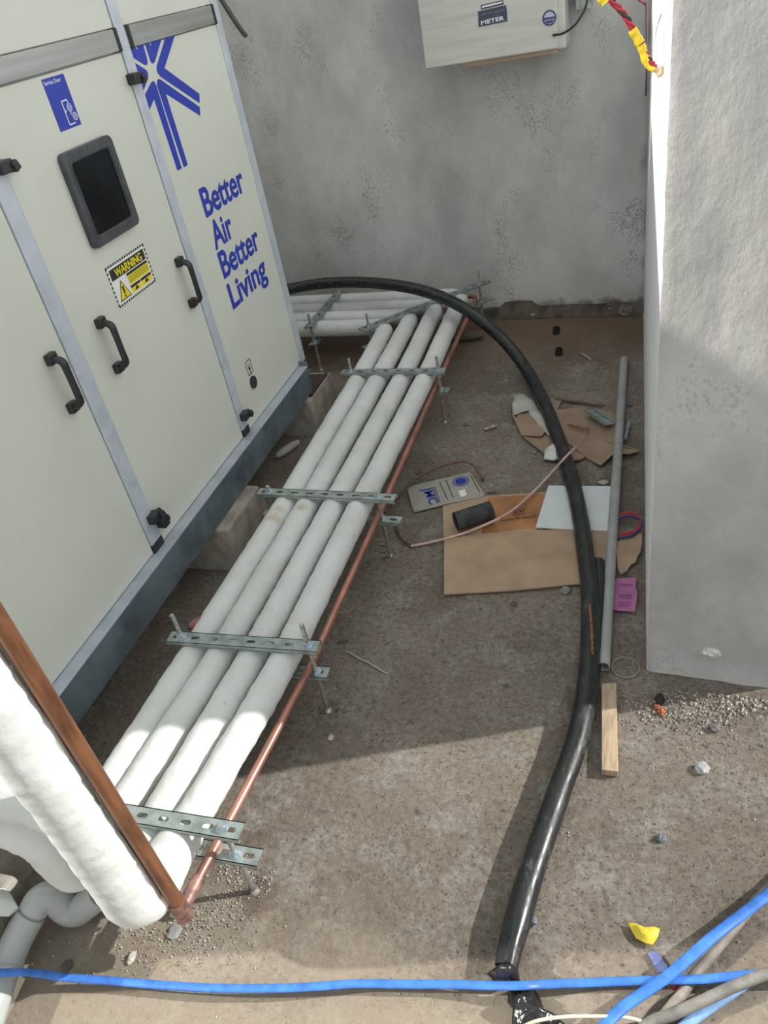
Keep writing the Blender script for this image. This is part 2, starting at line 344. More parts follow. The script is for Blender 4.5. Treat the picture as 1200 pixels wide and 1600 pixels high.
def cloth():
    m, n, l, p = newmat('white_cloth_tape_wrap'); p.inputs['Roughness'].default_value = .82; p.inputs['Specular IOR Level'].default_value = .2
    t = n.new('ShaderNodeTexCoord')
    a = n.new('ShaderNodeTexNoise'); a.inputs['Scale'].default_value = 7; a.inputs['Detail'].default_value = 6; l.new(t.outputs['Object'], a.inputs[0])
    r = n.new('ShaderNodeValToRGB'); l.new(a.outputs['Fac'], r.inputs[0]); e = r.color_ramp.elements
    e[0].position = .3; e[0].color = (0.585, 0.60, 0.575, 1); e[1].position = .6; e[1].color = (0.675, 0.695, 0.675, 1)
    # smudges of dirt
    b = n.new('ShaderNodeTexNoise'); b.inputs['Scale'].default_value = 22; b.inputs['Detail'].default_value = 7; b.inputs['Roughness'].default_value = .7; l.new(t.outputs['Object'], b.inputs[0])
    rb = n.new('ShaderNodeValToRGB'); l.new(b.outputs['Fac'], rb.inputs[0]); rb.color_ramp.elements[0].position = .62; rb.color_ramp.elements[0].color = (0, 0, 0, 1); rb.color_ramp.elements[1].position = .78; rb.color_ramp.elements[1].color = (.7, .7, .7, 1)
    x = n.new('ShaderNodeMixRGB'); l.new(rb.outputs[0], x.inputs[0]); l.new(r.outputs[0], x.inputs[1]); x.inputs[2].default_value = (0.30, 0.29, 0.27, 1)
    last = x
    # yellow glue stains beside the second support
    for (q, rad) in ((F(438, 796, .235), .032), (F(428, 812, .225), .036), (F(500, 765, .238), .03), (F(472, 792, .238), .025)):
        sub = n.new('ShaderNodeVectorMath'); sub.operation = 'DISTANCE'; l.new(t.outputs['Object'], sub.inputs[0]); sub.inputs[1].default_value = q
        nn = n.new('ShaderNodeMath'); nn.operation = 'MULTIPLY_ADD'; nn.inputs[1].default_value = rad * 2.0; l.new(b.outputs['Fac'], nn.inputs[0]); l.new(sub.outputs['Value'], nn.inputs[2])
        mr = n.new('ShaderNodeMapRange'); l.new(nn.outputs[0], mr.inputs[0]); mr.inputs[1].default_value = rad * 1.25; mr.inputs[2].default_value = rad * 1.85; mr.inputs[3].default_value = .6; mr.inputs[4].default_value = 0
        y = n.new('ShaderNodeMixRGB'); l.new(mr.outputs[0], y.inputs[0]); l.new(last.outputs[0], y.inputs[1]); y.inputs[2].default_value = (0.50, 0.38, 0.23, 1); last = y
    l.new(last.outputs[0], p.inputs['Base Color'])
    c = n.new('ShaderNodeTexNoise'); c.inputs['Scale'].default_value = 40; c.inputs['Detail'].default_value = 5; l.new(t.outputs['Object'], c.inputs[0])
    bu = n.new('ShaderNodeBump'); bu.inputs['Strength'].default_value = .3; bu.inputs['Distance'].default_value = .008; l.new(c.outputs['Fac'], bu.inputs['Height']); l.new(bu.outputs[0], p.inputs['Normal'])
    return m
M_cloth = cloth()

# ------------------------------------------------------------------ the setting
WL, WR = Vector((-0.845, 3.907, 0)), Vector((-0.029, 3.870, 0)); wd = (WR - WL).normalized(); wnrm = Vector((wd.y, -wd.x, 0))
# floor: finely divided with a little real unevenness
mb = MB(); NX, NY = 150, 190; x0, x1, y0, y1 = -3.2, 1.9, -1.4, 4.2
vs = []
for j in range(NY + 1):
    for i in range(NX + 1):
        x = x0 + (x1 - x0) * i / NX; y = y0 + (y1 - y0) * j / NY
        z = noise.fractal(Vector((x * 3, y * 3, 0)), 1, 2, 5) * 0.0016 - 0.0022
        vs.append((x, y, z))
mb.add(vs, [(j * (NX + 1) + i, j * (NX + 1) + i + 1, (j + 1) * (NX + 1) + i + 1, (j + 1) * (NX + 1) + i) for j in range(NY) for i in range(NX)], 0, True)
struct(mb.build('floor', M_floor))
mb = MB(); a = WL + wd * -2.4; b = WR + wd * 0.02; bk = -wnrm * 0.2
mb.prism([a, b, b + bk, a + bk], (0, 0, 1), 3.2)
o = mb.build('wall_back', M_wall); struct(o)
# ragged dark mortar skirting at the foot of the back wall
mb = MB(); N = 70; top = []; 
a = WL + wd * -1.6; L = (WR - a).length; sec = []
for i in range(N + 1):
    c = a + wd * L * i / N; h = 0.045 + 0.018 * noise.noise(Vector((i * .31, 3, 0))) + (.03 if 0.70 < i / N < .78 else 0); d = .012 + .006 * noise.noise(Vector((i * .5, 9, 0)))
    sec += [c + wnrm * .045, c + wnrm * d + Vector((0, 0, h)), c - wnrm * .01 + Vector((0, 0, h + .012))]
mb.add(sec, [(3 * i + k, 3 * i + 3 + k, 3 * i + 4 + k, 3 * i + 1 + k) for i in range(N) for k in (0, 1)], 0, True)
struct(mb.build('baseboard_back', mat('brown_mortar', (0.115, 0.092, 0.072), .95, noise_amt=.25, nscale=14, bump=.6, bscale=40)))
mb = MB(); mb.bb((-2.95, 2.62, 0), (-2.75, 4.15, 3.2)); struct(mb.build('added_sun_block_wall', M_wall))  # unseen wall added to keep the left sun off the back wall
# right wall: its end faces the camera (rough plaster), its long side is painted white
PN = Vector((0.021, 1.502, 0)); PF = WR.copy(); PR = Vector((0.40, 1.506, 0))
mb = MB(); NZ = 110; H = 3.2
# front face as a displaced grid, with a ragged arris
NXg = 46; vs = []
for j in range(NZ + 1):
    z = H * j / NZ
    for i in range(NXg + 1):
        u = i / NXg; q = PN.lerp(PR, u)
        d = noise.fractal(Vector((q.x * 9, z * 7, 3)), 1, 2, 5) * .0045
        foot = -0.035 * max(0, 1 - z / .05) ** 2 * (0.2 + u)
        e = .003 * noise.noise(Vector((z * 30, 1, 5))) if i == 0 else 0
        vs.append((q.x + e, q.y - d + foot - .004 * (0 if i else -1), z))
mb.add(vs, [(j * (NXg + 1) + i, j * (NXg + 1) + i + 1, (j + 1) * (NXg + 1) + i + 1, (j + 1) * (NXg + 1) + i) for j in range(NZ) for i in range(NXg)], 0, True)
W1 = len(mb.v); vs = [mb.v[j * (NXg + 1)] for j in range(NZ + 1)]
vs2 = [(PF.x, PF.y + .05, v[2]) for v in vs]
mb.add(vs + vs2, [(j + 1, NZ + 2 + j, NZ + 1 + j, j) for j in range(NZ)][::1], 1, False)
bk = Vector((.36, PF.y + .1, 0))
mb.add([tuple(PR), tuple(PR + Vector((0, 0, H))), (.42, bk.y, H), (.42, bk.y, 0), (PF.x, bk.y, H), tuple(PN + Vector((0, 0, H)))], [(0, 1, 2, 3), (1, 5, 4, 2)], 0)
struct(mb.build('wall_right', [M_pillar, M_white]))

# ------------------------------------------------------------------ air handling unit
XC = -1.42; XR = -1.38; ZB = .292; YE = 2.86; YN = 0.42
def C(px, py): return PX(px, py, XC)
def cyz(px, py): q = C(px, py); return q.y, q.z
ahu = thing('air_handling_unit', 'tall cream panelled air handling cabinet with blue lettering on its right panel', 'machine', (XC - .6, 1.65, .17))
TOP = 2.0
F1 = (1.527, 1.581); F2 = (2.204, 2.250); F3 = (2.812, 2.856)
BZ0, BZ1 = 1.556, 1.609
mb = MB(); mb.bb((XC - 1.15, YN + .01, ZB), (XC - .012, YE, TOP)); mb.build('cabinet_body', M_panel, ahu, bevel=.004)
xs = XC
def panel(name, ya, yb, za, zb, mt=None, parent=None, x=None):
    mb = MB(); x = x or xs; mb.bb((x - .03, ya, za), (x, yb, zb)); return mb.build(name, mt or M_panel, parent or ahu, bevel=.002)
door_l = panel('access_door', YN + .05, F1[0] - .003, ZB + .004, TOP - .05)
door_s = panel('access_door', F1[1] + .003, F2[0] - .004, ZB + .004, BZ0 - .004)
pan_r = panel('side_panel', F2[1] + .001, F3[0] - .001, ZB + .004, BZ0 - .002)
panel('upper_panel', F1[1] + .003, F2[0] - .004, BZ1 + .002, TOP - .05); panel('upper_panel', F2[1] + .001, F3[0] - .001, BZ1 + .002, TOP - .05)
for (a, b) in (F1, F2, F3, (YN, YN + .045)):
    mb = MB(); mb.bb((XC - .03, a, ZB), (XC + .004, b, TOP)); mb.build('frame_profile', M_alu, ahu, bevel=.003)
mb = MB(); mb.bb((XC - .03, YN, TOP - .05), (XC + .005, YE + .01, TOP)); mb.build('frame_profile', M_alu, ahu, bevel=.003)
# cross bar with black end pieces
for (a, b, e1, e2) in ((F1[1] + .004, F2[0] - .004, 0, 1), (F2[1] + .002, F3[0] - .002, 1, 1)):
    mb = MB(); mb.bb((XC - .02, a, BZ0), (XC + .007, b, BZ1)); cb = mb.build('cross_bar', M_bar, ahu, bevel=.002)
    for s, (c, d) in ((e1, (a, a + .014)), (e2, (b - .014, b))):
        if s: mb = MB(); mb.bb((XC - .02, c, BZ0 - .002), (XC + .009, d, BZ1 + .002)); mb.build('end_cap', M_blackv, cb)
mb = MB(); mb.bb((XC - .02, YN + .05, BZ0), (XC + .007, F1[0] - .004, BZ1)); mb.build('cross_bar', M_bar, ahu, bevel=.002)
# black corner pieces at frame feet
for (a, b) in (F1, F2):
    mb = MB(); mb.bb((XC - .01, a - .001, ZB), (XC + .006, b + .001, ZB + .03)); mb.build('corner_block', M_blackv, ahu)
# base rail, a channel with top flange
mb = MB(); mb.bb((XR - .004, YN - .05, .176), (XR, YE - .08, ZB)); mb.bb((XR - .06, YN - .05, .176), (XR - .004, YE - .08, .18))
mb.build('base_rail', M_rail, ahu)
mb = MB(); mb.bb((XC - .3, YN - .05, ZB - .003), (XR + .0005, YE - .075, ZB + .0015)); mb.build('rail_flange', M_rail_lit, ahu, bevel=.001)
mb = MB(); mb.bb((XR - .95, YE - .13, .176), (XR - .01, YE - .085, ZB - .003)); mb.build('base_crossmember', M_rail, ahu)
mb = MB(); mb.bb((XR - .95, YN, .176), (XR - .01, YN + .04, ZB - .003)); mb.build('base_crossmember', M_rail, ahu)
mb = MB()      # end joint plate with bolts
mb.bb((XR - .055, YE - .075, .18), (XR - .002, YE - .069, ZB + .02))
ep = mb.build('joint_plate', M_rail, ahu)
for (dx, z) in ((.012, .265), (.012, .215)):
    mb = MB(); mb.cyl((XR - .012, YE - .07, z), (XR - .012, YE - .058, z), .008, 8); mb.build('bolt', M_nut, ep)
# handles
def handle(p0, p1, parent):
    (ya, za), (yb, zb) = p0, p1; y = (ya + yb) / 2; za, zb = max(za, zb), min(za, zb)
    path = fillet_path([(XC - .001, y, za), (XC + .040, y, za - .006), (XC + .040, y, zb + .006), (XC - .001, y, zb)], [0, .016, .016, 0], .01, 6)
    mb = MB(); mb.tube(path, .0125, 12, flat=.62, up=(0, 0, 1) if False else None, rf=lambda t, L, th: 1.15 - .25 * math.sin(math.pi * t))
    for z in (za, zb):
        mb.bb((XC - .001, y - .016, z - .014), (XC + .018, y + .016, z + .014))
    return mb.build('handle', M_blk, parent, bevel=.003)
handle(cyz(74, 562), cyz(112, 634), door_l); handle(cyz(151, 506), cyz(184, 572), door_s); handle(cyz(277, 409), cyz(298, 473), door_s)
# latches
def latch(px, py, double=False, ang=0):
    y, z = cyz(px, py); mb = MB()
    mb.bb((XC, y - .030, z - .012), (XC + .028, y + .012, z + .016)); mb.cyl((XC + .006, y + .012, z), (XC + .006, y + .036, z - .004), .009, 10)
    mb.box((XC + .022, y + .014, z - .002), (.026, .02, .022), 0, Matrix.Rotation(.4, 3, 'X'))
    if double:
        mb.bb((XC, y + .004, z - .052), (XC + .03, y + .034, z - .020)); mb.cyl((XC + .01, y + .034, z - .034), (XC + .01, y + .052, z - .048), .010, 10)
        mb.box((XC + .03, y + .01, z - .016), (.02, .03, .03), 0, Matrix.Rotation(.7, 3, 'X'))
    mb.build('latch', M_blk, ahu, bevel=.003)
latch(207, 124); latch(379, 648); latch(237, 806, True); latch(2, 262)
# viewing window in the service door
mb = MB()
def rr(ya, yb, za, zb, r, x, seg=6):
    out = []
    for (cy, cz, a0) in ((yb - r, zb - r, 0), (ya + r, zb - r, 90), (ya + r, za + r, 180), (yb - r, za + r, 270)):
        for k in range(seg + 1):
            a = math.radians(a0 + 90 * k / seg); out.append((x, cy + r * math.cos(a), cz + r * math.sin(a)))
    return out
wy0, wz1 = cyz(88, 243); wy1, wz0 = cyz(212, 347)
wy0 = cyz(116, 320)[0]; wy1 = cyz(189, 280)[0]; wz1 = cyz(127, 226)[1]; wz0 = cyz(180, 369)[1]
def ring(oy0, oy1, oz0, oz1, ro, b, ri, x0_, x1_, mb, mi=0):
    A = rr(oy0, oy1, oz0, oz1, ro, x0_); B = rr(oy0, oy1, oz0, oz1, ro, x1_); Cc = rr(oy0 + b, oy1 - b, oz0 + b, oz1 - b, ri, x1_); D = rr(oy0 + b, oy1 - b, oz0 + b, oz1 - b, ri, x0_)
    n = len(A); fs = []
    for (s, e) in ((0, 1), (1, 2), (2, 3)):
        for k in range(n): k2 = (k + 1) % n; fs.append((s * n + k, s * n + k2, e * n + k2, e * n + k))
    mb.add(A + B + Cc + D, fs, mi)
ring(wy0, wy1, wz0, wz1, .018, .028, .010, XC - .002, XC + .016, mb)
ring(wy0 + .020, wy1 - .020, wz0 + .020, wz1 - .020, .012, .004, .010, XC + .015, XC + .0185, mb)
wf = mb.build('window_frame', M_gasket, door_s, bevel=.0025)
mb = MB(); ring(wy0 + .004, wy1 - .004, wz0 + .004, wz1 - .004, .02, .018, .014, XC + .004, XC + .0165, mb); mb.bb((XC - .002, wy0 + .024, wz0 + .024), (XC + .011, wy1 - .024, wz1 - .024))
mb.v = mb.v[-8:]; mb.f = [(0, 1, 3, 2), (4, 6, 7, 5), (0, 4, 5, 1), (2, 3, 7, 6), (0, 2, 6, 4), (1, 5, 7, 3)]; mb.m = [0] * 6; mb.s = [False] * 6
mb.build('window_pane', M_pane, door_s)
for fy, fz in ((.5, .035), (.5, .965), (.07, .3), (.07, .7), (.93, .3), (.93, .7)):
    y = wy0 + (wy1 - wy0) * fy; z = wz0 + (wz1 - wz0) * fz; mb = MB(); mb.cyl((XC + .015, y, z), (XC + .0175, y, z), .004, 8); mb.build('window_screw', M_gasket, door_s)
# service door sticker
UX, UY = (0, 1, 0), (0, 0, 1); xs1 = XC + .0006
sy0, sz1 = cyz(64, 125); sy1 = cyz(99, 116)[0]; sz0 = cyz(94, 207)[1]
mb = MB(); mb.bb((XC - .001, sy0, sz0), (xs1, sy1, sz1), 0)
put_text(mb, 'Service Door', (xs1, sy0 + .004, sz1 - .014), UX, UY, w=(sy1 - sy0) * .74, h=.009, mi=1, bold=.012)
def bar(ya, za, yb, zb, w, mi=1, x=xs1):
    a = Vector((x, ya, za)); b = Vector((x, yb, zb)); d = (b - a).normalized(); nrm = Vector((0, -d.z, d.y)) * w / 2
    mb.prism([a + nrm, b + nrm, b - nrm, a - nrm], (1, 0, 0), .0004, mi)
dy0, dy1, dz0, dz1 = sy0 + .045, sy1 - .012, sz0 + .008, sz0 + .062
bar(dy0, dz0, dy0, dz1, .003); bar(dy0, dz1, dy1 - .012, dz1, .003); bar(dy0, dz0, dy1 - .01, dz0, .003); bar(dy1 - .012, dz1, dy1 - .012, dz1 - .01, .003); bar(dy1 - .014, dz0 + .02, dy1 - .014, dz0 + .03, .003); bar(dy0 + .004, dz0 + .028, dy0 + .004, dz0 + .034, .003)
for (cy, cz) in ((dy1 - .012, dz1 - .018), (dy1 - .002, dz0 + .014)):
    for r in (.009, .004):
        pts = [(cy + r * math.cos(a * math.pi / 6), cz + r * math.sin(a * math.pi / 6)) for a in range(13)]
        for k in range(12): bar(pts[k][0], pts[k][1], pts[k + 1][0], pts[k + 1][1], .002)
mb.build('service_sticker', [M_blue, M_whitev], door_s)
# warning sticker
wy_0, wz_1 = cyz(163, 420); wy_1 = cyz(243, 440)[0]; wz_0 = cyz(188, 481)[1]
wy_1 = wy_0 + .208; wz_0 = wz_1 - .115
mb = MB(); mb.bb((XC - .001, wy_0 + .007, wz_0 + .007), (xs1, wy_1 - .007, wz_1 - .007), 0)
def rect(y0_, y1_, z0_, z1_, mi, k=1): mb.bb((XC - .001, y0_, z0_), (xs1 + .0003 * k, y1_, z1_), mi)
nD = 17
for i in range(nD):
    y = wy_0 + (wy_1 - wy_0) * (i + .2) / nD
    for z in (wz_0, wz_1 - .005): rect(y, y + .007, z, z + .005, 2)
for i in range(9):
    z = wz_0 + (wz_1 - wz_0) * (i + .3) / 9
    for y in (wy_0, wy_1 - .005): rect(y, y + .005, z, z + .007, 2)
by0, by1, bz0, bz1 = wy_0 + .012, wy_1 - .012, wz_1 - .042, wz_1 - .012
rect(by0, by1, bz0, bz1, 2)
put_text(mb, 'WARNING', (xs1 + .0004, by0 + .022, bz0 + .004), UX, UY, w=(by1 - by0) * .78, h=.022, mi=1, bold=.015, heavy=((-.02, 0), (.02, 0)))
hy = wy_0 + .082
for (y0_, y1_, z0_, z1_) in ((hy, by1, bz0 - .036, bz0 - .003), (hy, hy + .052, wz_0 + .012, bz0 - .039), (hy + .056, by1, wz_0 + .012, bz0 - .039)):
    rect(y0_, y1_, z0_, z1_, 1); rect(y0_, y1_, z1_ - .007, z1_, 2, 2)
for k in range(3): rect(hy + .004, by1 - .004, bz0 - .017 - .006 * k, bz0 - .0155 - .006 * k, 2, 2)
for (y0_) in (hy + .014, hy + .07):
    mb.prism([(xs1, y0_, wz_0 + .016), (xs1, y0_ + .024, wz_0 + .016), (xs1, y0_ + .015, wz_0 + .027), (xs1, y0_ + .008, wz_0 + .022)], (1, 0, 0), .0007, 2)
tr = [(wy_0 + .016, wz_0 + .012), (wy_0 + .076, wz_0 + .012), (wy_0 + .046, wz_0 + .066)]
mb.prism([(xs1, *q) for q in tr], (1, 0, 0), .0004, 2)
cyt = sum(q[0] for q in tr) / 3; czt = sum(q[1] for q in tr) / 3
mb.prism([(xs1, cyt + (q[0] - cyt) * .84, czt + (q[1] - czt) * .84) for q in tr], (1, 0, 0), .0007, 1)
mb.prism([(xs1, cyt - .003, czt - .004), (xs1, cyt + .003, czt - .004), (xs1, cyt + .0045, czt + .018), (xs1, cyt - .0045, czt + .018)], (1, 0, 0), .001, 2)
mb.bb((xs1, cyt - .003, czt - .013), (xs1 + .001, cyt + .003, czt - .007), 2)
mb.build('warning_sticker', [M_whitev, M_yel, M_blackv], door_s)
# emblem
def Z4(x, y): return C(140 + x / 5.4545, y / 5.4545)
E = [
 [(655, 285), (735, 270), (692, 410), (637, 580), (935, 800), (937, 880), (605, 655), (580, 625), (569, 590), (573, 555), (600, 470)],
 [(575, 690), (585, 673), (603, 678), (938, 912), (943, 988), (650, 800), (836, 1405), (803, 1428), (600, 810), (574, 730)],
 [(520, 710), (535, 692), (549, 693), (565, 720), (785, 1435), (748, 1455), (548, 845), (497, 970), (450, 850)],
 [(330, 500), (465, 585), (490, 605), (499, 635), (497, 668), (447, 808), (400, 690)],
 [(300, 385), (345, 375), (412, 425), (395, 355), (447, 345), (494, 520), (492, 548), (478, 557), (460, 550), (325, 462)],
 [(460, 340), (500, 335), (518, 395), (540, 320), (622, 300), (556, 525), (545, 541), (530, 540), (518, 525)]]
mb = MB()
for poly in E: mb.prism([Z4(*q) for q in poly], (1, 0, 0), .0006)
mb.build('emblem', M_blue, pan_r)
mb = MB()
for (w_, pb, pl, pr) in (('Better', (322, 340), (313, 0), 0), ('Air', (339, 389), 0, 0), ('Better', (352, 434), 0, 0), ('Living', (370, 478), 0, 0)):
    q = C(*pb); y0_ = 2.393
    wd_ = {'Better': .322, 'Air': .150, 'Living': .318}[w_]
    pass
    put_text(mb, w_, (XC, y0_, q.z), UX, UY, w=wd_, h=.089, bold=.014, lift=.0006, heavy=((-.014, 0), (.014, 0), (0, .012), (0, -.006)))
mb.build('lettering', M_blue, pan_r)
# plug mark and grommet hole
q = C(389, 573); mb = MB(); ring(q.y - .022, q.y + .022, q.z - .030, q.z + .026, .008, .003, .006, XC, XC + .0008, mb)
bar_ = lambda a, b, c, d, w: mb.prism([(XC, a - w, b), (XC, a + w, b), (XC, c + w, d), (XC, c - w, d)], (1, 0, 0), .0008)
bar_(q.y, q.z - .028, q.y, q.z - .004, .002)
mb.prism([(XC, q.y - .009, q.z - .002), (XC, q.y + .009, q.z - .002), (XC, q.y + .005, q.z - .012), (XC, q.y - .005, q.z - .012)], (1, 0, 0), .0008)
bar_(q.y - .005, q.z, q.y - .005, q.z + .012, .0014); bar_(q.y + .005, q.z, q.y + .005, q.z + .012, .0014)
mb.build('plug_symbol', M_blackv, pan_r)
q = C(395, 597); mb = MB(); mb.cyl((XC - .001, q.y, q.z), (XC + .006, q.y, q.z), .024, 20); mb.build('cable_grommet', M_blk, pan_r)

# plinth blocks
def block(c0, c1, label, pad=False):
    mb = MB(); (xa, ya), (xb, yb) = c0, c1; h = .172; t = .014
    vs = [(xa - t, ya - t, -.005), (xb + t, ya - t, -.005), (xb + t, yb + t, -.005), (xa - t, yb + t, -.005), (xa, ya, h), (xb, ya, h), (xb, yb, h), (xa, yb, h)]
    mb.add(vs, [(3, 2, 1, 0), (4, 5, 6, 7), (0, 1, 5, 4), (1, 2, 6, 5), (2, 3, 7, 6), (3, 0, 4, 7)])
    o = centre(tag(mb.build('concrete_block', M_block, bevel=.008), label, 'concrete block')); return o
block((-1.60, 2.70), (-1.365, 2.965), 'concrete block under the far end of the cabinet rail, topped by a rubber pad')
block((-1.60, 1.80), (-1.335, 2.07), 'bare concrete block half under the middle of the cabinet rail')
block((-1.62, .62), (-1.40, .84), 'concrete block under the near end of the cabinet rail, in deep shade')
mb = MB(); mb.bb((-1.50, 2.735, .172), (-1.372, 2.94, .1765)); mb.bb((-1.50, 2.73, .172), (-1.372, 2.745, .184)); mb.bb((-1.38, 2.73, .172), (-1.368, 2.94, .184))
centre(tag(mb.build('rubber_pad', M_pad, bevel=.002), 'red-brown vibration pad on the far concrete block under the rail end', 'rubber pad'))

# ------------------------------------------------------------------ insulated pipes
PZ = .199; PR_ = .0388
def wrap(seed):
    def f(t, L, th):
        pitch = .052
        ph = (L / pitch + th / (2 * math.pi) + .5 * noise.noise(Vector((L * 6, seed, 2)))) % 1.0
        ridge = (.028 + .02 * noise.noise(Vector((L * 9, seed, 7)))) * ((1 - ph) if ph > .12 else ph / .12)
        n_ = noise.noise(Vector((L * 14, math.cos(th) * .8 + seed, math.sin(th) * .8))) * .05
        n2 = noise.noise(Vector((L * 45, math.cos(th) * 2 + seed, math.sin(th) * 2))) * .03
        return 1 + ridge + n_ + n2
    return f
near = [(-1.168, .72), (-1.078, .70), (-.988, .68), (-.90, .60)]
X_far = [-1.178, -1.088, -.982, -.880]; X_mid = [-1.158, -1.075, -.981, -.888]
Yc = [3.375, 3.485, 3.595, 3.715]; X_cor = [-1.203, -1.105, -1.005, -.898]
plabel = ['white cloth-wrapped pipe nearest the cabinet, with yellow stain by the second support',
          'white cloth-wrapped pipe, second from the cabinet, rising to the large bent arm at lower left',
          'white cloth-wrapped pipe, third from the cabinet, ending behind the tall white riser',
          'white cloth-wrapped pipe beside the copper line, rising as the tall riser at lower left']
for k in range(4):
    yb = Yc[k]; w0 = Vector((-2.6, yb + .06, PZ))
    pts = [w0, (X_cor[k], yb, PZ), (X_far[k], 2.83, PZ), (X_mid[k], 1.9, PZ), (X_mid[k], 1.2, PZ)]
    rads = [0, .075, .8, 2, 2]
    if k == 3:
        pts += [(-.905, .60, PZ), (-.925, .555, PZ + 0.0), (-.925, .555, 2.2)]; pts = pts[:5] + [(-.934, .562, PZ), (-.934, .562, 2.3)]; rads += [.05, 0]
    elif k == 2:
        pts = pts[:5] + [(-1.008, .585, PZ), (-1.008, .585, .50), (-1.62, .56, .50)]; rads += [.05, .06, 0]
    elif k == 1:
        pts = pts[:5] + [(-1.105, .595, PZ), (-1.105, .595, .40), (-1.62, .56, .40)]; rads += [.05, .07, 0]
    else:
        pts = pts[:5] + [(-1.165, .72, PZ), (-1.36, .70, PZ)]; rads += [.05, 0]
    path = fillet_path(pts, rads, .007, 14)
    rad = PR_
    mb = MB(); R4 = .046
    w = wrap(k * 7.3)
    if k >= 1:
        n0 = len(path)
        f = (lambda t, L, th, w=w, k=k: w(t, L, th))
        Ltot = sum((path[i + 1] - path[i]).length for i in range(n0 - 1))
        up0 = {3: Ltot - 2.3, 2: Ltot - .95, 1: Ltot - .75}[k]; big = {3: 1.38, 2: 1.0, 1: 1.32}[k]
        f = (lambda t, L, th, w=w, up0=up0, big=big: w(t, L, th) * (1 + (big - 1) * min(1, max(0, (L - up0 + .0) / .16))))
    else: f = w
    mb.tube(path, rad, 40, rf=f)
    tag(mb.build('insulated_pipe', M_cloth), plabel[k], 'pipe', 'cloth-wrapped insulated pipes')

# copper line and its riser
cp = thing('copper_pipe', 'thin bare copper pipe running along the outer side of the white pipes and turning up', 'pipe', (-.845, .6, .17))
cz = .172; e = F(285, 1424, .15)
path = fillet_path([(-1.5, 3.80, cz), (-.835, 3.77, cz), (-.833, 2.83, cz), (-.826, 1.93, cz), (-.824, 1.22, cz), (e.x, e.y, .155)], [0, .05, 1, 1, 1, 0], .03, 8)
mb = MB(); mb.tube(path, .0105, 14); mb.build('horizontal_run', M_cop, cp)
mb = MB(); mb.tube([(e.x, e.y, .14), (e.x, e.y, 2.3)], .0150, 16); mb.build('riser_run', M_copd, cp, label='tarnished brown copper riser')
mb = MB(); mb.tube([(e.x, e.y, .132), (e.x, e.y, .19)], .0185, 16); d = (Vector(path[-2]) - Vector((e.x, e.y, .155))).normalized()
mb.tube([Vector((e.x, e.y, .155)), Vector((e.x, e.y, .155)) + d * .07], .0145, 14)
mb.build('elbow_fitting', mat('dull_copper_joint', (0.30, 0.17, 0.14), .5, .4, noise_amt=.3, nscale=50), cp)
# grey seam strip squeezed between riser and copper
mb = MB(); pts = [(e.x - .019 + .0025 * math.sin(i * .9), e.y - .016, .20 + i * .06) for i in range(36)]
mb.tube(pts, .0085, 8, rf=lambda t, L, th: 1 + .4 * noise.noise(Vector((L * 20, th, 0))))
tag(mb.build('insulation_strip', M_greytape), 'grey rubber insulation strip between the tall white riser and the brown copper riser', 'insulation strip')

# ------------------------------------------------------------------ pipe supports
def channel_mesh(Ln, w=.041, h=.012, th=.0022, pitch=.056, slot=.026, sw=.0115):
    """slotted channel along x, open side down, top at z=0"""
    mb = MB(); n = max(1, int(round(Ln / pitch))); cell = Ln / n; seg = 4
    for c in range(n):
        cx = -Ln / 2 + cell * (c + .5); inn = []; out = []
        for (sx_, a0) in ((1, -90), (-1, 90)):
            for k in range(seg * 2 + 1):
                a = math.radians(a0 + 180 * k / (seg * 2))
                inn.append((cx + sx_ * (slot / 2 - sw / 2) + sw / 2 * math.cos(a) , sw / 2 * math.sin(a)))
        for (x, y) in inn:
            dx = x - cx; sc = min(cell / 2 / abs(dx) if abs(dx) > 1e-6 else 1e9, w / 2 / abs(y) if abs(y) > 1e-6 else 1e9); out.append([cx + dx * sc, y * sc])
        # snap four ring points to the cell corners
        for (sx_, sy_) in ((1, 1), (1, -1), (-1, 1), (-1, -1)):
            X_, Y_ = cx + sx_ * cell / 2, sy_ * w / 2
            i = min(range(len(out)), key=lambda i: (out[i][0] - X_) ** 2 + (out[i][1] - Y_) ** 2); out[i] = [X_, Y_]
        m_ = len(inn)
        vs = [(x, y, 0) for x, y in inn] + [(x, y, 0) for x, y in out] + [(x, y, -th) for x, y in inn] + [(x, y, -th) for x, y in out]
        fs = []
        for k in range(m_):
            k2 = (k + 1) % m_
            fs += [(k, m_ + k, m_ + k2, k2), (2 * m_ + k, 2 * m_ + k2, 3 * m_ + k2, 3 * m_ + k), (k, k2, 2 * m_ + k2, 2 * m_ + k)]
        mb.add(vs, fs)
    for s in (-1, 1):
        mb.bb((-Ln / 2, s * w / 2, 0), (Ln / 2, s * (w / 2 - th), -h)); mb.bb((-Ln / 2, s * (w / 2 - .007), -h), (Ln / 2, s * (w / 2), -h + th))
    for s in (-1, 1):
        mb.bb((s * Ln / 2, -w / 2, 0), (s * (Ln / 2 - .001), w / 2, -th))
    return mb
def hexn(mb, c, r, h, a0=0):
    vs = [(c[0] + r * math.cos(a0 + k * math.pi / 3), c[1] + r * math.sin(a0 + k * math.pi / 3), c[2] + z) for z in (0, h) for k in range(6)]
    mb.add(vs, [tuple(range(5, -1, -1)), tuple(range(6, 12))] + [(k, (k + 1) % 6, 6 + (k + 1) % 6, 6 + k) for k in range(6)])
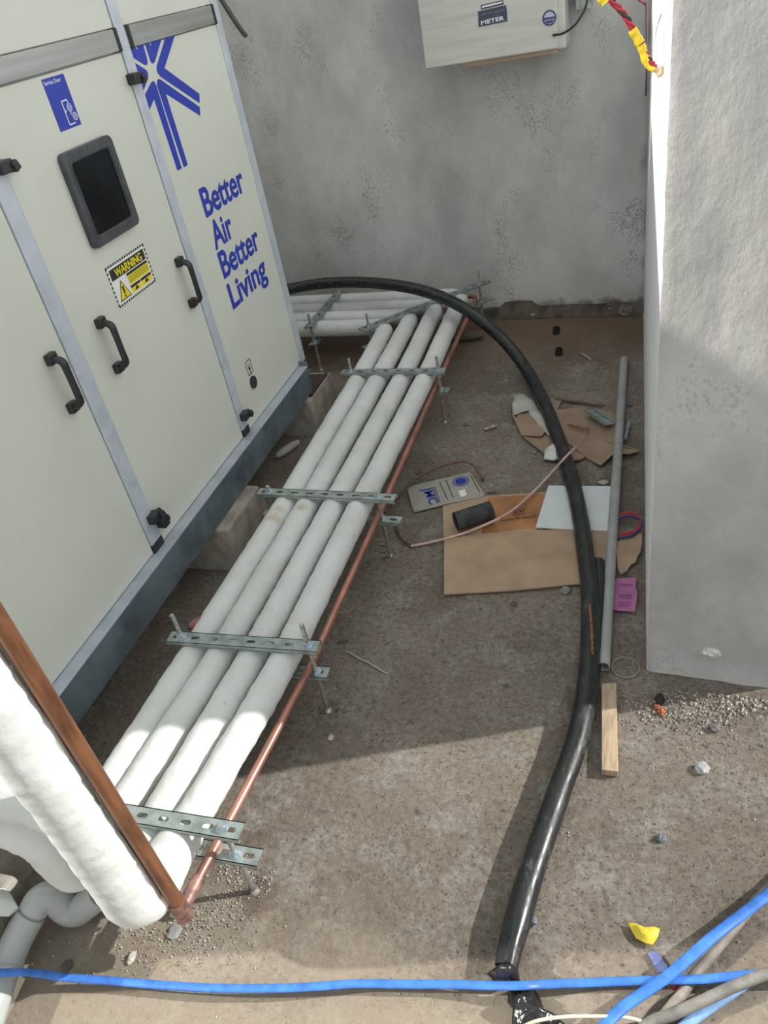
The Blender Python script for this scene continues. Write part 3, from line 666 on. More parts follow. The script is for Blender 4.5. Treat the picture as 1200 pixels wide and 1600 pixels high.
def rod_mesh(h, r=.0066):
    mb = MB(); n = int(h / .003); prof = [(r * (1.0 if i % 2 else .88), h * i / n) for i in range(n + 1)]; seg = 10
    vs = [(a * math.cos(2 * math.pi * k / seg), a * math.sin(2 * math.pi * k / seg), z) for a, z in prof for k in range(seg)]
    mb.add(vs, [(i * seg + k, i * seg + (k + 1) % seg, (i + 1) * seg + (k + 1) % seg, (i + 1) * seg + k) for i in range(n) for k in range(seg)], 0, True)
    mb.add(vs[-seg:], [list(range(seg))]); return mb
def support(a, b, rods, tops, label, zu=.2525, zl=.154, ext=.0, low_shift=0.0, tilt=0):
    """a, b: ends of the upper channel (x, y); rods: distances from a"""
    A = Vector((a[0], a[1], 0)); B = Vector((b[0], b[1], 0)); d = (B - A); Ln = d.length; d.normalize(); ang = math.atan2(d.y, d.x); mid = (A + B) / 2
    t = thing('pipe_support', label, 'pipe support', (mid.x, mid.y, 0), 'slotted channel pipe supports')
    o = channel_mesh(Ln).xf(Matrix.Translation((mid.x, mid.y, zu)) @ Matrix.Rotation(ang, 4, 'Z')).build('upper_channel', M_galv, t)
    m2 = mid + d * low_shift
    channel_mesh(Ln + .01 + ext).xf(Matrix.Translation((m2.x, m2.y, zl)) @ Matrix.Rotation(ang, 4, 'Z')).build('lower_channel', M_galv, t)
    for r_, h in zip(rods, tops):
        P = A + d * r_
        rd = rod_mesh(h).xf(Matrix.Translation((P.x, P.y, 0))).build('threaded_rod', M_rod, t)
        for z in (zu, zl):
            mb = MB(); mb.cyl((P.x, P.y, z), (P.x, P.y, z + .002), .0145, 18); mb.build('washer', M_nut, rd)
            mb = MB(); hexn(mb, (P.x, P.y, z + .002), .0105, .009, r_ * 9); mb.build('nut', M_nut, rd)
            mb = MB(); hexn(mb, (P.x, P.y, z - .022 + .0), .0105, .009, r_ * 5); mb.build('nut', M_nut, rd)
        mb = MB(); mb.cyl((P.x, P.y, -.002), (P.x, P.y, .006), .012, 12, r2=.008); mb.build('floor_anchor', M_rod, rd)
support((-1.245, .722), (-.765, .730), (.045, .436), (.30, .262), 'nearest pipe support, partly behind the brown copper riser', zu=.250, low_shift=.01)
support((-1.222, 1.236), (-.780, 1.249), (.040, .412), (.335, .330), 'pipe support with two tall rod ends, second from the camera')
support((-1.256, 1.932), (-.755, 1.915), (.042, .440), (.268, .262), 'pipe support beside the grey bag, third from the camera', zu=.245)
support((-1.246, 2.817), (-.783, 2.806), (.045, .430), (.305, .305), 'pipe support just before the pipes bend, fourth from the camera', zu=.245)
support((-1.293, 3.25), (-.775, 3.785), (.045, .69), (.31, .315), 'diagonal pipe support across the bend of the pipes', zu=.246)
support((-1.585, 3.31), (-1.575, 3.78), (.03, .44), (.30, .30), 'pipe support square to the back wall, next to the cabinet end', zu=.246)

# ------------------------------------------------------------------ black hose
hz = [(300, 500, .36), (380, 468, .36), (460, 450, .36), (505, 443, .36), (560, 441, .36), (620, 446, .36), (670, 457, .345), (715, 476, .31), (755, 503, .24), (790, 535, .15), (822, 577, .07), (850, 630, .035), (871, 682, .028), (889, 735, .03), (903, 790, .032), (914, 860, .032), (922, 930, .030), (922, 1010, .028), (916, 1085, .028), (902, 1155, .028), (876, 1230, .028), (848, 1310, .028), (822, 1390, .028), (802, 1465, .028), (792, 1512, .028)]
path = smooth_path([F(*q) for q in hz], 8)
mb = MB(); mb.tube(path, .0275, 28, inner=.86, rf=lambda t, L, th: (1 + .02 * noise.noise(Vector((L * 9, th, 0)))) * (1 - (.22 + .12 * math.sin(3 * th)) * max(0, (t - .98) / .02)))
m, n, l, p = newmat('scuffed_black_hose'); p.inputs['Roughness'].default_value = .3
t = n.new('ShaderNodeTexCoord'); a = n.new('ShaderNodeTexNoise'); a.inputs['Scale'].default_value = 26; a.inputs['Detail'].default_value = 9; a.inputs['Roughness'].default_value = .75
mp = n.new('ShaderNodeMapping'); mp.inputs['Scale'].default_value = (1.6, .5, 1.6); l.new(t.outputs['Object'], mp.inputs[0]); l.new(mp.outputs[0], a.inputs[0])
r = n.new('ShaderNodeValToRGB'); l.new(a.outputs['Fac'], r.inputs[0]); r.color_ramp.elements[0].position = .55; r.color_ramp.elements[0].color = (.015, .017, .018, 1); r.color_ramp.elements[1].position = .78; r.color_ramp.elements[1].color = (.17, .165, .15, 1)
l.new(r.outputs[0], p.inputs['Base Color']); M_hose = m
r5 = n.new('ShaderNodeValToRGB'); l.new(a.outputs['Fac'], r5.inputs[0]); r5.color_ramp.elements[0].color = (.22, .22, .22, 1); r5.color_ramp.elements[1].color = (.7, .7, .7, 1); r5.color_ramp.elements[0].position = .4; r5.color_ramp.elements[1].position = .7; l.new(r5.outputs[0], p.inputs['Roughness'])
tag(mb.build('black_hose', M_hose), 'thick scuffed black hose curving over the pipes and down across the floor', 'hose')
# second short black hose lying against it
path = smooth_path([F(935, 878, .018), F(937, 915, .018), F(934, 965, .018), F(930, 1020, .018), F(924, 1075, .018)], 8)
mb = MB(); mb.tube(path, .019, 18, inner=.8); tag(mb.build('black_hose_offcut', M_hose), 'short black tube lying against the right side of the thick hose', 'tube')
path = smooth_path([F(921, 945, .06), F(924, 975, .0605), F(925, 1000, .0605), F(926, 1022, .059)], 5)
mb = MB(); mb.tube(path, .0035, 8); tag(mb.build('rusty_rod', mat('orange_rust', (.30, .12, .05), .8, noise_amt=.3, nscale=70)), 'thin rusty rod lying on top of the thick black hose', 'rod')
# hose's torn plastic cover
def crumple(name, mt, px, z0, amp, label, cat, n=26, thick=0.002, seed=0, bulge=.03, dens=1.0, solid=True):
    """thin crumpled sheet whose outline (floor pixels) is px"""
    P = [F(x, y, z0) for x, y in px]; cx = sum(p.x for p in P) / len(P); cy = sum(p.y for p in P) / len(P)
    # resample outline
    out = []
    for i in range(len(P)):
        a, b = P[i], P[(i + 1) % len(P)]; k = max(1, int((b - a).length / .012))
        for j in range(k): out.append(a.lerp(b, j / k))
    rings = 9; vs = []; fs = []; m_ = len(out)
    for ri in range(rings):
        f = 1 - ri / rings
        for q in out:
            x = cx + (q.x - cx) * f; y = cy + (q.y - cy) * f
            z = z0 + bulge * (1 - f * f) + amp * noise.fractal(Vector((x * 22 + seed, y * 22, seed)), .9, 2.1, 4)
            vs.append((x, y, max(.002, z)))
    vs.append((cx, cy, z0 + bulge + amp * .2))
    for ri in range(rings - 1):
        for k in range(m_): k2 = (k + 1) % m_; fs.append((ri * m_ + k, ri * m_ + k2, (ri + 1) * m_ + k2, (ri + 1) * m_ + k))
    for k in range(m_): fs.append(((rings - 1) * m_ + k, (rings - 1) * m_ + (k + 1) % m_, len(vs) - 1))
    mb = MB(); mb.add(vs, fs, 0, True); o = mb.build(name, mt)
    if solid:
        s = o.modifiers.new('thickness', 'SOLIDIFY'); s.thickness = thick; s.offset = -1
    centre(o)
    return tag(o, label, cat)
crumple('black_film_scrap', M_blackfilm, [(783, 1508), (797, 1500), (808, 1518), (812, 1535), (795, 1540), (775, 1535), (763, 1525), (772, 1514)], .018, .03, 'crumpled shiny black film at the open end of the hose', 'plastic scrap', bulge=.035, seed=3)
crumple('black_film_sheet', M_blackfilm, [(795, 1548), (812, 1543), (826, 1534), (842, 1556), (850, 1580), (872, 1590), (892, 1606), (878, 1640), (830, 1640), (800, 1625), (803, 1580), (794, 1565)], .010, .022, 'torn shiny black plastic sheet at the bottom edge below the blue cable', 'plastic scrap', bulge=.025, seed=9)

# ------------------------------------------------------------------ grey pvc drain at lower left
dr = thing('drain_pipe', 'light grey plastic drain pipe with bends in the lower left corner', 'pipe', tuple(F(60, 1430, 0)))
A_ = F(-30, 1640, .035); B_ = F(22, 1475, .05); C_ = F(72, 1388, .12); D_ = F(112, 1432, .035); E_ = F(158, 1395, .10)
mb = MB(); mb.tube([A_, B_.lerp(A_, .02)], .029, 22); mb.build('pipe_length', M_pvcl, dr)
mb = MB(); mb.tube(fillet_path([B_.lerp(A_, .25), B_, B_.lerp(C_, .55)], [0, .09, 0], .01), .0335, 22); mb.build('lower_elbow', M_pvcl, dr)
mb = MB(); mb.tube([B_.lerp(C_, .35), B_.lerp(C_, .75)], .029, 22); mb.build('short_length', M_pvc, dr)
mb = MB(); mb.tube(fillet_path([B_.lerp(C_, .6), C_, D_.lerp(C_, .35)], [0, .022, 0], .01), .0325, 22); mb.build('upper_elbow', M_pvcl, dr)
mb = MB(); mb.tube(fillet_path([C_.lerp(D_, .5), D_, E_], [0, .025, 0], .01), .032, 22); mb.build('trap_bend', M_pvcl, dr)
# concrete lump with cloth beside it
mb = MB(); q = F(-6, 1470, 0); mb.bb((q.x - .10, q.y - .05, -.004), (q.x + .045, q.y + .10, .12)); centre(tag(mb.build('concrete_block', M_block, bevel=.015, bseg=3), 'concrete block at the left edge under a white rag', 'concrete block'))
crumple('white_rag', M_cloth, [(-30, 1395), (5, 1384), (18, 1400), (28, 1418), (12, 1430), (-30, 1440)], .125, .012, 'white rag on the concrete block at the left edge, beside the drain pipe', 'rag', bulge=.02, seed=5)
q = [(-1.72, .40, .296), (-1.385, .40, .296), (-1.385, .56, .30), (-1.72, .56, .30)]
crumple('crumpled_plastic_sheet', mat('white_poly_sheet', (.62, .66, .74), .3, noise_amt=.12, nscale=22, bump=.4), [(-40, 1200), (0, 1178), (12, 1185), (32, 1213), (48, 1236), (0, 1240), (-40, 1240)], .30, .01, 'crumpled white plastic sheet on the cabinet rail behind the tall white riser', 'plastic sheet', bulge=.02, seed=2)

# ------------------------------------------------------------------ cables across the foreground
def cable(name, mt, pts, r, label, cat='cable', flat=.6, seg=12, n=8, z_up=(0, 0, 1), inner=None):
    mb = MB(); mb.tube(smooth_path([F(*q) for q in pts], n), r, seg, flat=flat, up=z_up, inner=inner); return tag(mb.build(name, mt), label, cat)
cable('flat_cable', M_blueC, [(-60, 1517, .095), (0, 1520, .095), (30, 1519, .09), (60, 1521, .06), (100, 1527, .035), (165, 1532, .022), (250, 1539, .022), (340, 1544, .026), (440, 1544, .026), (500, 1541, .024), (560, 1537, .02), (640, 1538, .02), (700, 1538, .022), (770, 1540, .032), (815, 1540, .042), (850, 1538, .028), (930, 1535, .016), (1010, 1532, .020), (1050, 1531, .026), (1100, 1530, .025), (1160, 1524, .03), (1260, 1520, .03)], .0085, 'blue flat cable running along the bottom across the whole floor', flat=.45)
cable('flat_cable', M_blueC, [(905, 1660, .04), (945, 1603, .04), (975, 1573, .035), (1005, 1552, .035), (1045, 1524, .040), (1080, 1494, .04), (1115, 1463, .04), (1150, 1436, .035), (1200, 1397, .035), (1270, 1340, .03)], .0105, 'blue flat cable rising diagonally to the right edge, crossing over the other', flat=.45)
cable('thick_cable', M_taupeC, [(1000, 1640, .012), (1035, 1592, .012), (1060, 1560, .012), (1085, 1524, .010), (1115, 1487, .011), (1150, 1445, .011), (1190, 1400, .011), (1250, 1340, .012)], .0105, 'taupe round cable lying under the diagonal blue cable', flat=1)
cable('thick_cable', M_greyC, [(960, 1660, .02), (1010, 1602, .022), (1050, 1585, .028), (1100, 1563, .034), (1150, 1540, .038), (1200, 1521, .040), (1270, 1500, .04)], .0105, 'dark grey round cable leaving at the right edge below the blue cables', flat=1)
cable('flat_cable', M_blueL, [(1030, 1650, .012), (1070, 1603, .016), (1105, 1576, .016), (1135, 1556, .014), (1165, 1535, .012)], .0105, 'pale blue flat cable under the dark grey cable in the lower right corner', flat=.5)
cable('thin_wire', M_beige, [(815, 1605, .035), (840, 1595, .055), (880, 1589, .055), (930, 1588, .045), (980, 1590, .03), (1015, 1600, .02), (1050, 1612, .01)], .0032, 'thin beige wire arching over the black film at the bottom edge', 'wire', flat=1)

# ------------------------------------------------------------------ floor objects by the right wall
path = [F(975, 562, .017), F(968, 700, .0175), F(958, 850, .0175), F(943, 1042, .0175)]
o = MB(); o.tube(smooth_path([path[0], path[0].lerp(path[3], .33), path[0].lerp(path[3], .66), path[3]], 4), .0168, 22, inner=.84); 
tag(o.build('conduit_pipe', M_pvc), 'long straight grey plastic pipe lying along the white wall', 'pipe')
def sheet(name, mats, px, z, th, label, cat, warp=.0, seed=0, extra=None, div=.05, group=None):
    P = [F(x, y, z) for x, y in px]; out = []
    for i in range(len(P)):
        a, b = P[i], P[(i + 1) % len(P)]; k = max(1, int((b - a).length / div))
        for j in range(k): out.append(a.lerp(b, j / k))
    cx = sum(p.x for p in P) / len(P); cy = sum(p.y for p in P) / len(P)
    if warp == 0:
        mb = MB(); mb.prism([(q.x, q.y, z) for q in P], (0, 0, 1), th)
        if extra: extra(mb, z + th)
        return centre(tag(mb.build(name, mats), label, cat, group))
    m_ = len(out); vs = []; R_ = 5
    for ri in range(R_):
        f = 1 - ri / R_
        for q in out:
            x = cx + (q.x - cx) * f; y = cy + (q.y - cy) * f; vs.append((x, y, z + th + max(0, warp * (.4 + noise.noise(Vector((x * 9 + seed, y * 9, 0)))) * (f * f))))
    vs.append((cx, cy, z + th)); fs = []
    for ri in range(R_ - 1):
        for k in range(m_): k2 = (k + 1) % m_; fs.append((ri * m_ + k, ri * m_ + k2, (ri + 1) * m_ + k2, (ri + 1) * m_ + k))
    for k in range(m_): fs.append(((R_ - 1) * m_ + k, (R_ - 1) * m_ + (k + 1) % m_, len(vs) - 1))
    mb = MB(); mb.add(vs, fs, 0, False)
    if extra: extra(mb, z + th)
    o = mb.build(name, mats); s = o.modifiers.new('thickness', 'SOLIDIFY'); s.thickness = th; s.offset = -1
    # faces must point up for the solidify offset
    if o.data.polygons[0].normal.z < 0: o.data.flip_normals()
    return centre(tag(o, label, cat, group))
# cardboard at the back of the pair, with brown tape and printing
def ex_card(mb, z):
    T = [F(762, 777, z), F(860, 771, z), F(842, 824, z), F(752, 834, z)]
    mb.prism(T, (0, 0, 1), .0006, 1)
    a, b = F(782, 815, z), F(838, 808, z); ux = (b - a).normalized(); uy = Vector((-ux.y, ux.x, 0))
    put_text(mb, 'that care. The other side', a + Vector((0, 0, .0008)), ux, uy, w=(b - a).length, h=.010, mi=2, bold=.02)
    c = F(811, 800, z + .0008)
    for i, (dx, dy, w_, h_) in enumerate(((-.018, 0, .003, .03), (.018, 0, .003, .03), (0, .014, .038, .002), (-.009, .001, .008, .008), (.007, .003, .009, .009), (0, -.013, .03, .002))):
        q = c + ux * dx + uy * dy
        mb.prism([q - ux * w_ / 2 - uy * h_ / 2, q + ux * w_ / 2 - uy * h_ / 2, q + ux * w_ / 2 + uy * h_ / 2, q - ux * w_ / 2 + uy * h_ / 2], (0, 0, 1), .0006, 2)
sheet('cardboard_sheet', [M_card, M_tape, mat('faded_brown_ink', (.10, .045, .02), .6)], [(692, 792), (760, 776), (866, 769), (846, 842), (693, 846)], .001, .004, 'cardboard sheet with shiny brown tape and dark printing, under the black tube offcut', 'cardboard', extra=ex_card)
sheet('cardboard_sheet', M_card, [(694, 843), (745, 836), (903, 827), (952, 831), (945, 907), (910, 913), (800, 924), (694, 930)], .006, .005, 'plain tan cardboard sheet lying in front of the white foam board', 'cardboard')
sheet('foam_board', M_foam, [(857, 760), (958, 761), (952, 831), (903, 829), (837, 825)], .012, .004, 'white foam board on the cardboard, crossed by the black hose', 'board')
# short black tube offcut
a, b = F(708, 822, .047), F(771, 801, .047); a = F(712, 815, .045); b = F(768, 797, .045)
mb = MB(); mb.tube([a.lerp(b, k / 8) for k in range(9)], .033, 26, inner=.9, rf=lambda t, L, th: 1 + .04 * noise.noise(Vector((L * 20, math.cos(th) * 2, math.sin(th) * 2))))
centre(tag(mb.build('black_tube_offcut', mat('dusty_black_rubber', (.045, .048, .05), .6, noise_amt=.35, nscale=25, bump=.4, bscale=40)), 'short wide black tube with open end lying on the taped cardboard', 'tube'))
# printed polythene bag
def ex_bag(mb, z):
    def line(pa, pb, body, h, mi=1, bold=.015):
        a, b = F(*pa, z), F(*pb, z); ux = (b - a).normalized(); uy = Vector((-ux.y, ux.x, 0)); put_text(mb, body, a + Vector((0, 0, .0012)), ux, uy, w=(b - a).length, h=h, mi=mi, bold=bold)
    line((660, 764), (672, 789), 'JMC', .034, 1, .012)
    c = F(720, 752, z + .0012)
    N_ = 28
    for (ra, rb) in ((.031, .027), (.022, .002)):
        for k in range(N_):
            t0, t1 = 2 * math.pi * k / N_, 2 * math.pi * (k + .8) / N_
            mb.prism([c + Vector((ra * math.cos(t0), ra * math.sin(t0), 0)), c + Vector((ra * math.cos(t1), ra * math.sin(t1), 0)), c + Vector((rb * math.cos(t1), rb * math.sin(t1), 0)), c + Vector((rb * math.cos(t0), rb * math.sin(t0), 0))], (0, 0, 1), .0005, 1)
    q = F(723, 771, z + .0012); mb.prism([F(716, 768, z), F(726, 765, z), F(730, 774, z), F(720, 777, z)], (0, 0, 1), .0018, 2)
    for (pa, pb) in (((676, 762), (684, 786)), ((679, 761), (687, 785)), ((687, 754), (700, 782)), ((697, 750), (708, 778)), ((736, 744), (750, 770))):
        a, b = F(*pa, z), F(*pb, z); d = (b - a).normalized(); nn = Vector((-d.y, d.x, 0)); L_ = (b - a).length; k = int(L_ / .008)
        for i in range(k):
            s0 = a + d * (L_ * i / k); s1 = a + d * (L_ * (i + .6) / k); mb.prism([s0 - nn * .002, s1 - nn * .002, s1 + nn * .002, s0 + nn * .002], (0, 0, 1), .0015, 3)
sheet('printed_bag', [M_bag, M_blue, M_whitev, mat('dark_grey_print', (.09, .09, .09), .6)], [(636, 763), (640, 761), (733, 739), (737, 742), (757, 773), (756, 777), (700, 788), (647, 801), (643, 790)], .004, .004, 'grey polythene bag with a blue round stamp and blue marker letters', 'bag', extra=ex_bag)
# tubing
cable('clear_tubing', M_tubeclr, [(642, 853, .006), (660, 850, .006), (690, 843, .012), (725, 833, .02), (760, 819, .05), (785, 807, .05), (810, 790, .03), (840, 762, .02), (865, 735, .03), (882, 716, .07), (898, 700, .075)], .0050, 'clear pinkish plastic tubing stretched from the floor over the black tube to the hose', 'tubing', flat=.8)
cable('thin_tubing', M_tubebr, [(617, 800, .02), (620, 826, .008), (630, 845, .006), (645, 853, .006)], .0035, 'thin brown tube curling past the foot of the third pipe support rod', 'tubing', flat=1)
cable('thin_tubing', M_tubebr, [(600, 800, .02), (628, 768, .02), (652, 747, .03), (680, 732, .04), (705, 724, .05), (727, 721, .06), (742, 728, .045), (752, 745, .02), (755, 750, .006)], .0055, 'dark brown tube arching behind the printed grey bag', 'tubing', flat=1)
cable('thin_wire', mat('pale_clear_line', (.40, .33, .29), .3), [(898, 700, .072), (908, 688, .05), (919, 670, .012)], .0022, 'thin pale line from the end of the clear tubing to the torn cardboard', 'wire', flat=1)
cable('thin_wire', mat('grey_wire', (.20, .19, .17), .5), [(607, 853, .004), (590, 862, .02), (565, 880, .02), (545, 900, .01), (530, 920, .004)], .002, 'thin grey wire under the copper pipe, left of the third support rod', 'wire', flat=1)
mb = MB(); random.seed(3)
for k in range(7):
    c = F(600 + random.uniform(-6, 12), 858 + random.uniform(-6, 8), .008); r_ = random.uniform(.015, .035)
    mb.tube(smooth_path([c + Vector((r_ * math.cos(a) * random.uniform(.7, 1.3), r_ * math.sin(a) * random.uniform(.7, 1.3), random.uniform(-.004, .02))) for a in [i * 1.1 + k for i in range(6)]], 5), .0009, 5)
centre(tag(mb.build('wire_tangle', M_straw), 'tangle of pale binding wire at the foot of the third support rod', 'wire'))
# torn cardboard heap
sheet('torn_cardboard', M_cardd, [(868, 648), (905, 642), (955, 646), (966, 650), (968, 700), (990, 705), (1000, 707), (984, 716), (960, 713), (945, 727), (938, 731), (900, 706), (880, 690), (868, 668)], .003, .0035, 'large torn brown cardboard piece under the metal bracket', 'cardboard', warp=.02, seed=4)
sheet('torn_cardboard', M_cardd, [(809, 664), (815, 683), (850, 711), (880, 724), (904, 722), (914, 718), (900, 700), (880, 668), (850, 652), (826, 640)], .002, .0035, 'torn brown cardboard piece reaching left under the hose and white rag', 'cardboard', warp=.008, seed=14)
sheet('torn_cardboard', M_cardd, [(800, 651), (808, 655), (809, 650), (820, 640), (834, 655), (852, 678), (846, 684), (815, 682), (808, 665)], .009, .003, 'small folded cardboard flap beside the milky plastic strip', 'cardboard', warp=.012, seed=24)
sheet('torn_cardboard', mat('pale_cardboard', (.30, .26, .21), .85, noise_amt=.08), [(860, 623), (878, 628), (868, 646), (858, 640)], .003, .003, 'small pale cardboard corner right of the hose, by the stick end', 'cardboard', warp=.004, seed=34)
crumple('plastic_strip', M_film, [(803, 617), (817, 615), (832, 625), (846, 646), (856, 655), (866, 684), (858, 681), (838, 661), (828, 650), (817, 628), (810, 645), (801, 650), (800, 632)], .016, .006, 'milky translucent plastic strip draped left of the black hose', 'plastic scrap', bulge=.012, thick=.001, seed=8)
crumple('crumpled_tissue', mat('white_tissue', (.66, .67, .66), .85), [(851, 704), (860, 698), (868, 694), (874, 706), (877, 716), (865, 720), (850, 717)], .012, .006, 'crumpled white tissue tucked beside the black hose', 'tissue', bulge=.028, seed=6)
# galvanised bracket offcut
a, b = F(912, 651, .012), F(944, 672, .012); d = (b - a); L_ = d.length; mb = channel_mesh(L_, w=.055, h=.012, th=.002, pitch=.4, slot=.03, sw=.002)
o = mb.xf(Matrix.Translation((a + b) / 2 + Vector((.022, .01, .018))) @ Matrix.Rotation(math.atan2(d.y, d.x), 4, 'Z') @ Matrix.Rotation(math.radians(165), 4, 'X')).build('metal_bracket', M_galv); centre(tag(o, 'galvanised metal bracket on the torn brown cardboard', 'bracket'))
mb = MB(); a, b = F(983, 656, .02), F(976, 690, .01); d = (b - a); M_ = Matrix.Translation((a + b) / 2) @ Matrix.Rotation(math.atan2(d.y, d.x), 4, 'Z') @ Matrix.Rotation(.7, 4, 'X')
mb.box((0, 0, 0), (d.length, .018, .002)); mb.box((0, .009, .006), (d.length, .002, .012)); mb.xf(M_); centre(tag(mb.build('metal_offcut', M_galv), 'thin galvanised metal offcut leaning right of the long grey pipe', 'metal offcut'))
def stick(name, mt, a, b, r, label, cat, seg=7, z=.006, wob=.2, r2=None):
    A, B = F(*a, z), F(*b, z); n_ = 12; L_ = (B - A).length; s = random.random() * 9
    pts = [A.lerp(B, i / n_) + Vector((noise.noise(Vector((i * .4, s, 0))) * L_ * .02, noise.noise(Vector((i * .4, s, 5))) * L_ * .02, 0)) for i in range(n_ + 1)]
    mb = MB(); mb.tube(pts, r, seg, rf=lambda t, L, th: (1 - .45 * abs(2 * t - 1) ** 3) * (1 + wob * noise.noise(Vector((L * 60, th, s))))); return centre(tag(mb.build(name, mt), label, cat))
stick('wooden_stick', M_twig, (868, 624), (945, 634), .0065, 'dark wooden stick above the torn cardboard', 'stick', z=.009)
stick('short_tube', M_rust, (886, 663), (920, 670), .007, 'short rust-red tube on the torn cardboard', 'tube', z=.026, seg=12, wob=.05)
stick('chalk_stub', mat('chalk', (.42, .37, .32), .9, noise_amt=.2, nscale=60), (757, 671), (778, 664), .008, 'short pale stub lying between the pipes and the torn cardboard', 'stub', z=.008)
stick('straw', M_straw, (541, 1017), (607, 1053), .0028, 'long pale straw on the floor right of the copper pipe', 'straw', z=.004)
stick('straw', M_straw, (513, 962), (549, 953), .0018, 'short pale straw close to the copper pipe', 'straw', z=.003)
stick('twig', M_twig, (525, 1004), (545, 1001), .003, 'short dark twig between the copper pipe and long straw', 'stick', z=.004)
stick('twig', M_twig, (762, 769), (776, 769), .003, 'tiny dark twig right of the printed grey bag', 'stick', z=.004)
stick('twig', M_twig, (597, 872), (611, 869), .003, 'dark twig in front of the wire tangle', 'stick', z=.004)
stick('wood_splinter', M_straw, (907, 551), (924, 562), .004, 'pale wood splinter on the reddish floor near the back wall', 'splinter', z=.004)
stick('foam_offcut', mat('white_pipe_foam', (.50, .50, .47), .8), (432, 713), (466, 690), .017, 'curved white foam offcut on the floor between cabinet and pipes', 'foam offcut', seg=14, z=.017, wob=.05)
stick('buried_pipe', mat('dark_dusty_pipe', (.12, .10, .085), .7, noise_amt=.2), (690, 528), (755, 523), .026, 'dark dusty pipe stub on the floor under the diagonal support', 'pipe', seg=16, z=.024, wob=.04)
# wood plank
A1, A2, A3, A4 = F(940, 1068, .02), F(963, 1067, .02), F(966, 1206, .02), F(940, 1203, .02)
mb = MB(); mb.prism([Vector((q.x, q.y, 0)) for q in (A1, A2, A3, A4)], (0, 0, 1), .021); centre(tag(mb.build('wooden_plank', M_wood, bevel=.0015), 'short raw pine plank beside the thick black hose', 'plank'))
# magenta pouch
def ex_p(mb, z):
    for (pa, pb) in (((968, 912), (988, 914)), ((967, 929), (987, 930)), ((967, 932), (987, 933)), ((966, 940), (985, 941)), ((966, 945), (983, 946))):
        a, b = F(*pa, z + .006), F(*pb, z + .006); d = (b - a).normalized(); nn = Vector((-d.y, d.x, 0)) * .0005; mb.prism([a - nn, b - nn, b + nn, a + nn], (0, 0, 1), .0004, 1)
sheet('paper_pouch', [M_pink, mat('purple_print', (.36, .09, .28), .6)], [(936, 928), (944, 917), (958, 905), (994, 904), (993, 920), (996, 930), (992, 957), (960, 955), (935, 945)], .004, .0015, 'magenta paper pouch between the long grey pipe and white wall', 'paper pouch', warp=.01, seed=3, extra=ex_p)
sheet('crumpled_cardboard', M_card, [(963, 850), (980, 838), (1002, 838), (1003, 850), (1000, 868), (996, 872), (992, 882), (985, 885), (979, 895), (970, 901), (965, 890)], .004, .003, 'crumpled cardboard scrap between the coiled wires and magenta pouch', 'cardboard', warp=.022, seed=8, div=.008)
# red and blue wire coil
cw = thing('wire_coil', 'loose coil of red and navy wires against the white wall', 'wire', tuple(F(985, 822, 0)))
for (mt, dx, r0) in ((M_red, 0, 1.0), (M_navy, 2, 1.08), (M_red, -3, .9), (M_navy, 3, 1.0)):
    pts = [(964, 808 + dx, .02), (978, 804 + dx, .03), (992, 806 + dx, .035), (1001 + dx * .4, 814, .03), (998 + dx, 826, .025), (988, 834 + dx, .02), (974, 837 + dx, .015), (966, 840 + dx, .012)]
    mb = MB(); mb.tube(smooth_path([F(*q) for q in pts], 6), .0036, 8); mb.build('red_wire' if mt is M_red else 'navy_wire', mt, cw)
# stub sleeves in the floor (two small black ones)
for (x, y, lb) in ((869, 517, 'small black pipe stub in the floor, the one closer to the back wall'), (873, 550, 'small black pipe stub in the floor, the one farther from the back wall')):
    q = F(x, y, .012); mb = MB(); mb.tube([(q.x, q.y, -.003), (q.x + .002, q.y, .03)], .017, 18, inner=.8); centre(tag(mb.build('pipe_stub', mat('black_dusty_sleeve', (.02, .018, .016), .8)), lb, 'pipe stub', 'black floor stubs'))
# stones and rubble, each its own object
def rock(x, y, r, label, mt=None, cat='stone', sq=.6, name='stone', z=0, sx=1.0):
    bm_v = []; seg, rg = 9, 6; s = random.random() * 50; q = F(x, y, z + r * sq * .6)
    vs = []
    for i in range(rg + 1):
        a = math.pi * i / rg
        for k in range(seg):
            b = 2 * math.pi * k / seg; d = Vector((math.sin(a) * math.cos(b), math.sin(a) * math.sin(b), math.cos(a)))
            rr_ = r * (1 + .45 * noise.noise(d * 1.6 + Vector((s, 0, 0)))); vs.append((q.x + d.x * rr_ * sx, q.y + d.y * rr_, max(z - .001, q.z + d.z * rr_ * sq)))
    mb = MB(); mb.add(vs, [(i * seg + k, (i + 1) * seg + k, (i + 1) * seg + (k + 1) % seg, i * seg + (k + 1) % seg) for i in range(rg) for k in range(seg)], 0, False)
    return centre(tag(mb.build(name, mt or M_stone), label, cat))
M_plas = mat('pale_plaster_lump', (.52, .49, .44), .9, noise_amt=.15, nscale=30)
rock(831, 491, .026, 'pale plaster lump at the foot of the back wall, near the diagonal support', M_plas, 'plaster lump', .7, 'plaster_lump', sx=1.3)
rock(952, 479, .024, 'plaster lump at the wall foot, near the white corner', M_plas, 'plaster lump', .8, 'plaster_lump', z=.02)
rock(978, 485, .036, 'largest grey plaster lump in the back corner by the white wall', mat('grey_plaster_lump', (.24, .22, .2), .95, noise_amt=.2, nscale=30), 'plaster lump', .8, 'plaster_lump')
rock(883, 922, .015, 'dark pebble in front of the tan cardboard, touching the hose side', M_stone, sx=1.1)
rock(803, 943, .010, 'small dark pebble in front of the tan cardboard middle', mat('dark_pebble', (.12, .1, .08), .9))
rock(1097, 1199, .018, 'pale grey stone on the sunlit floor at right', mat('pale_stone', (.42, .42, .42), .85, noise_amt=.1), sq=.5)
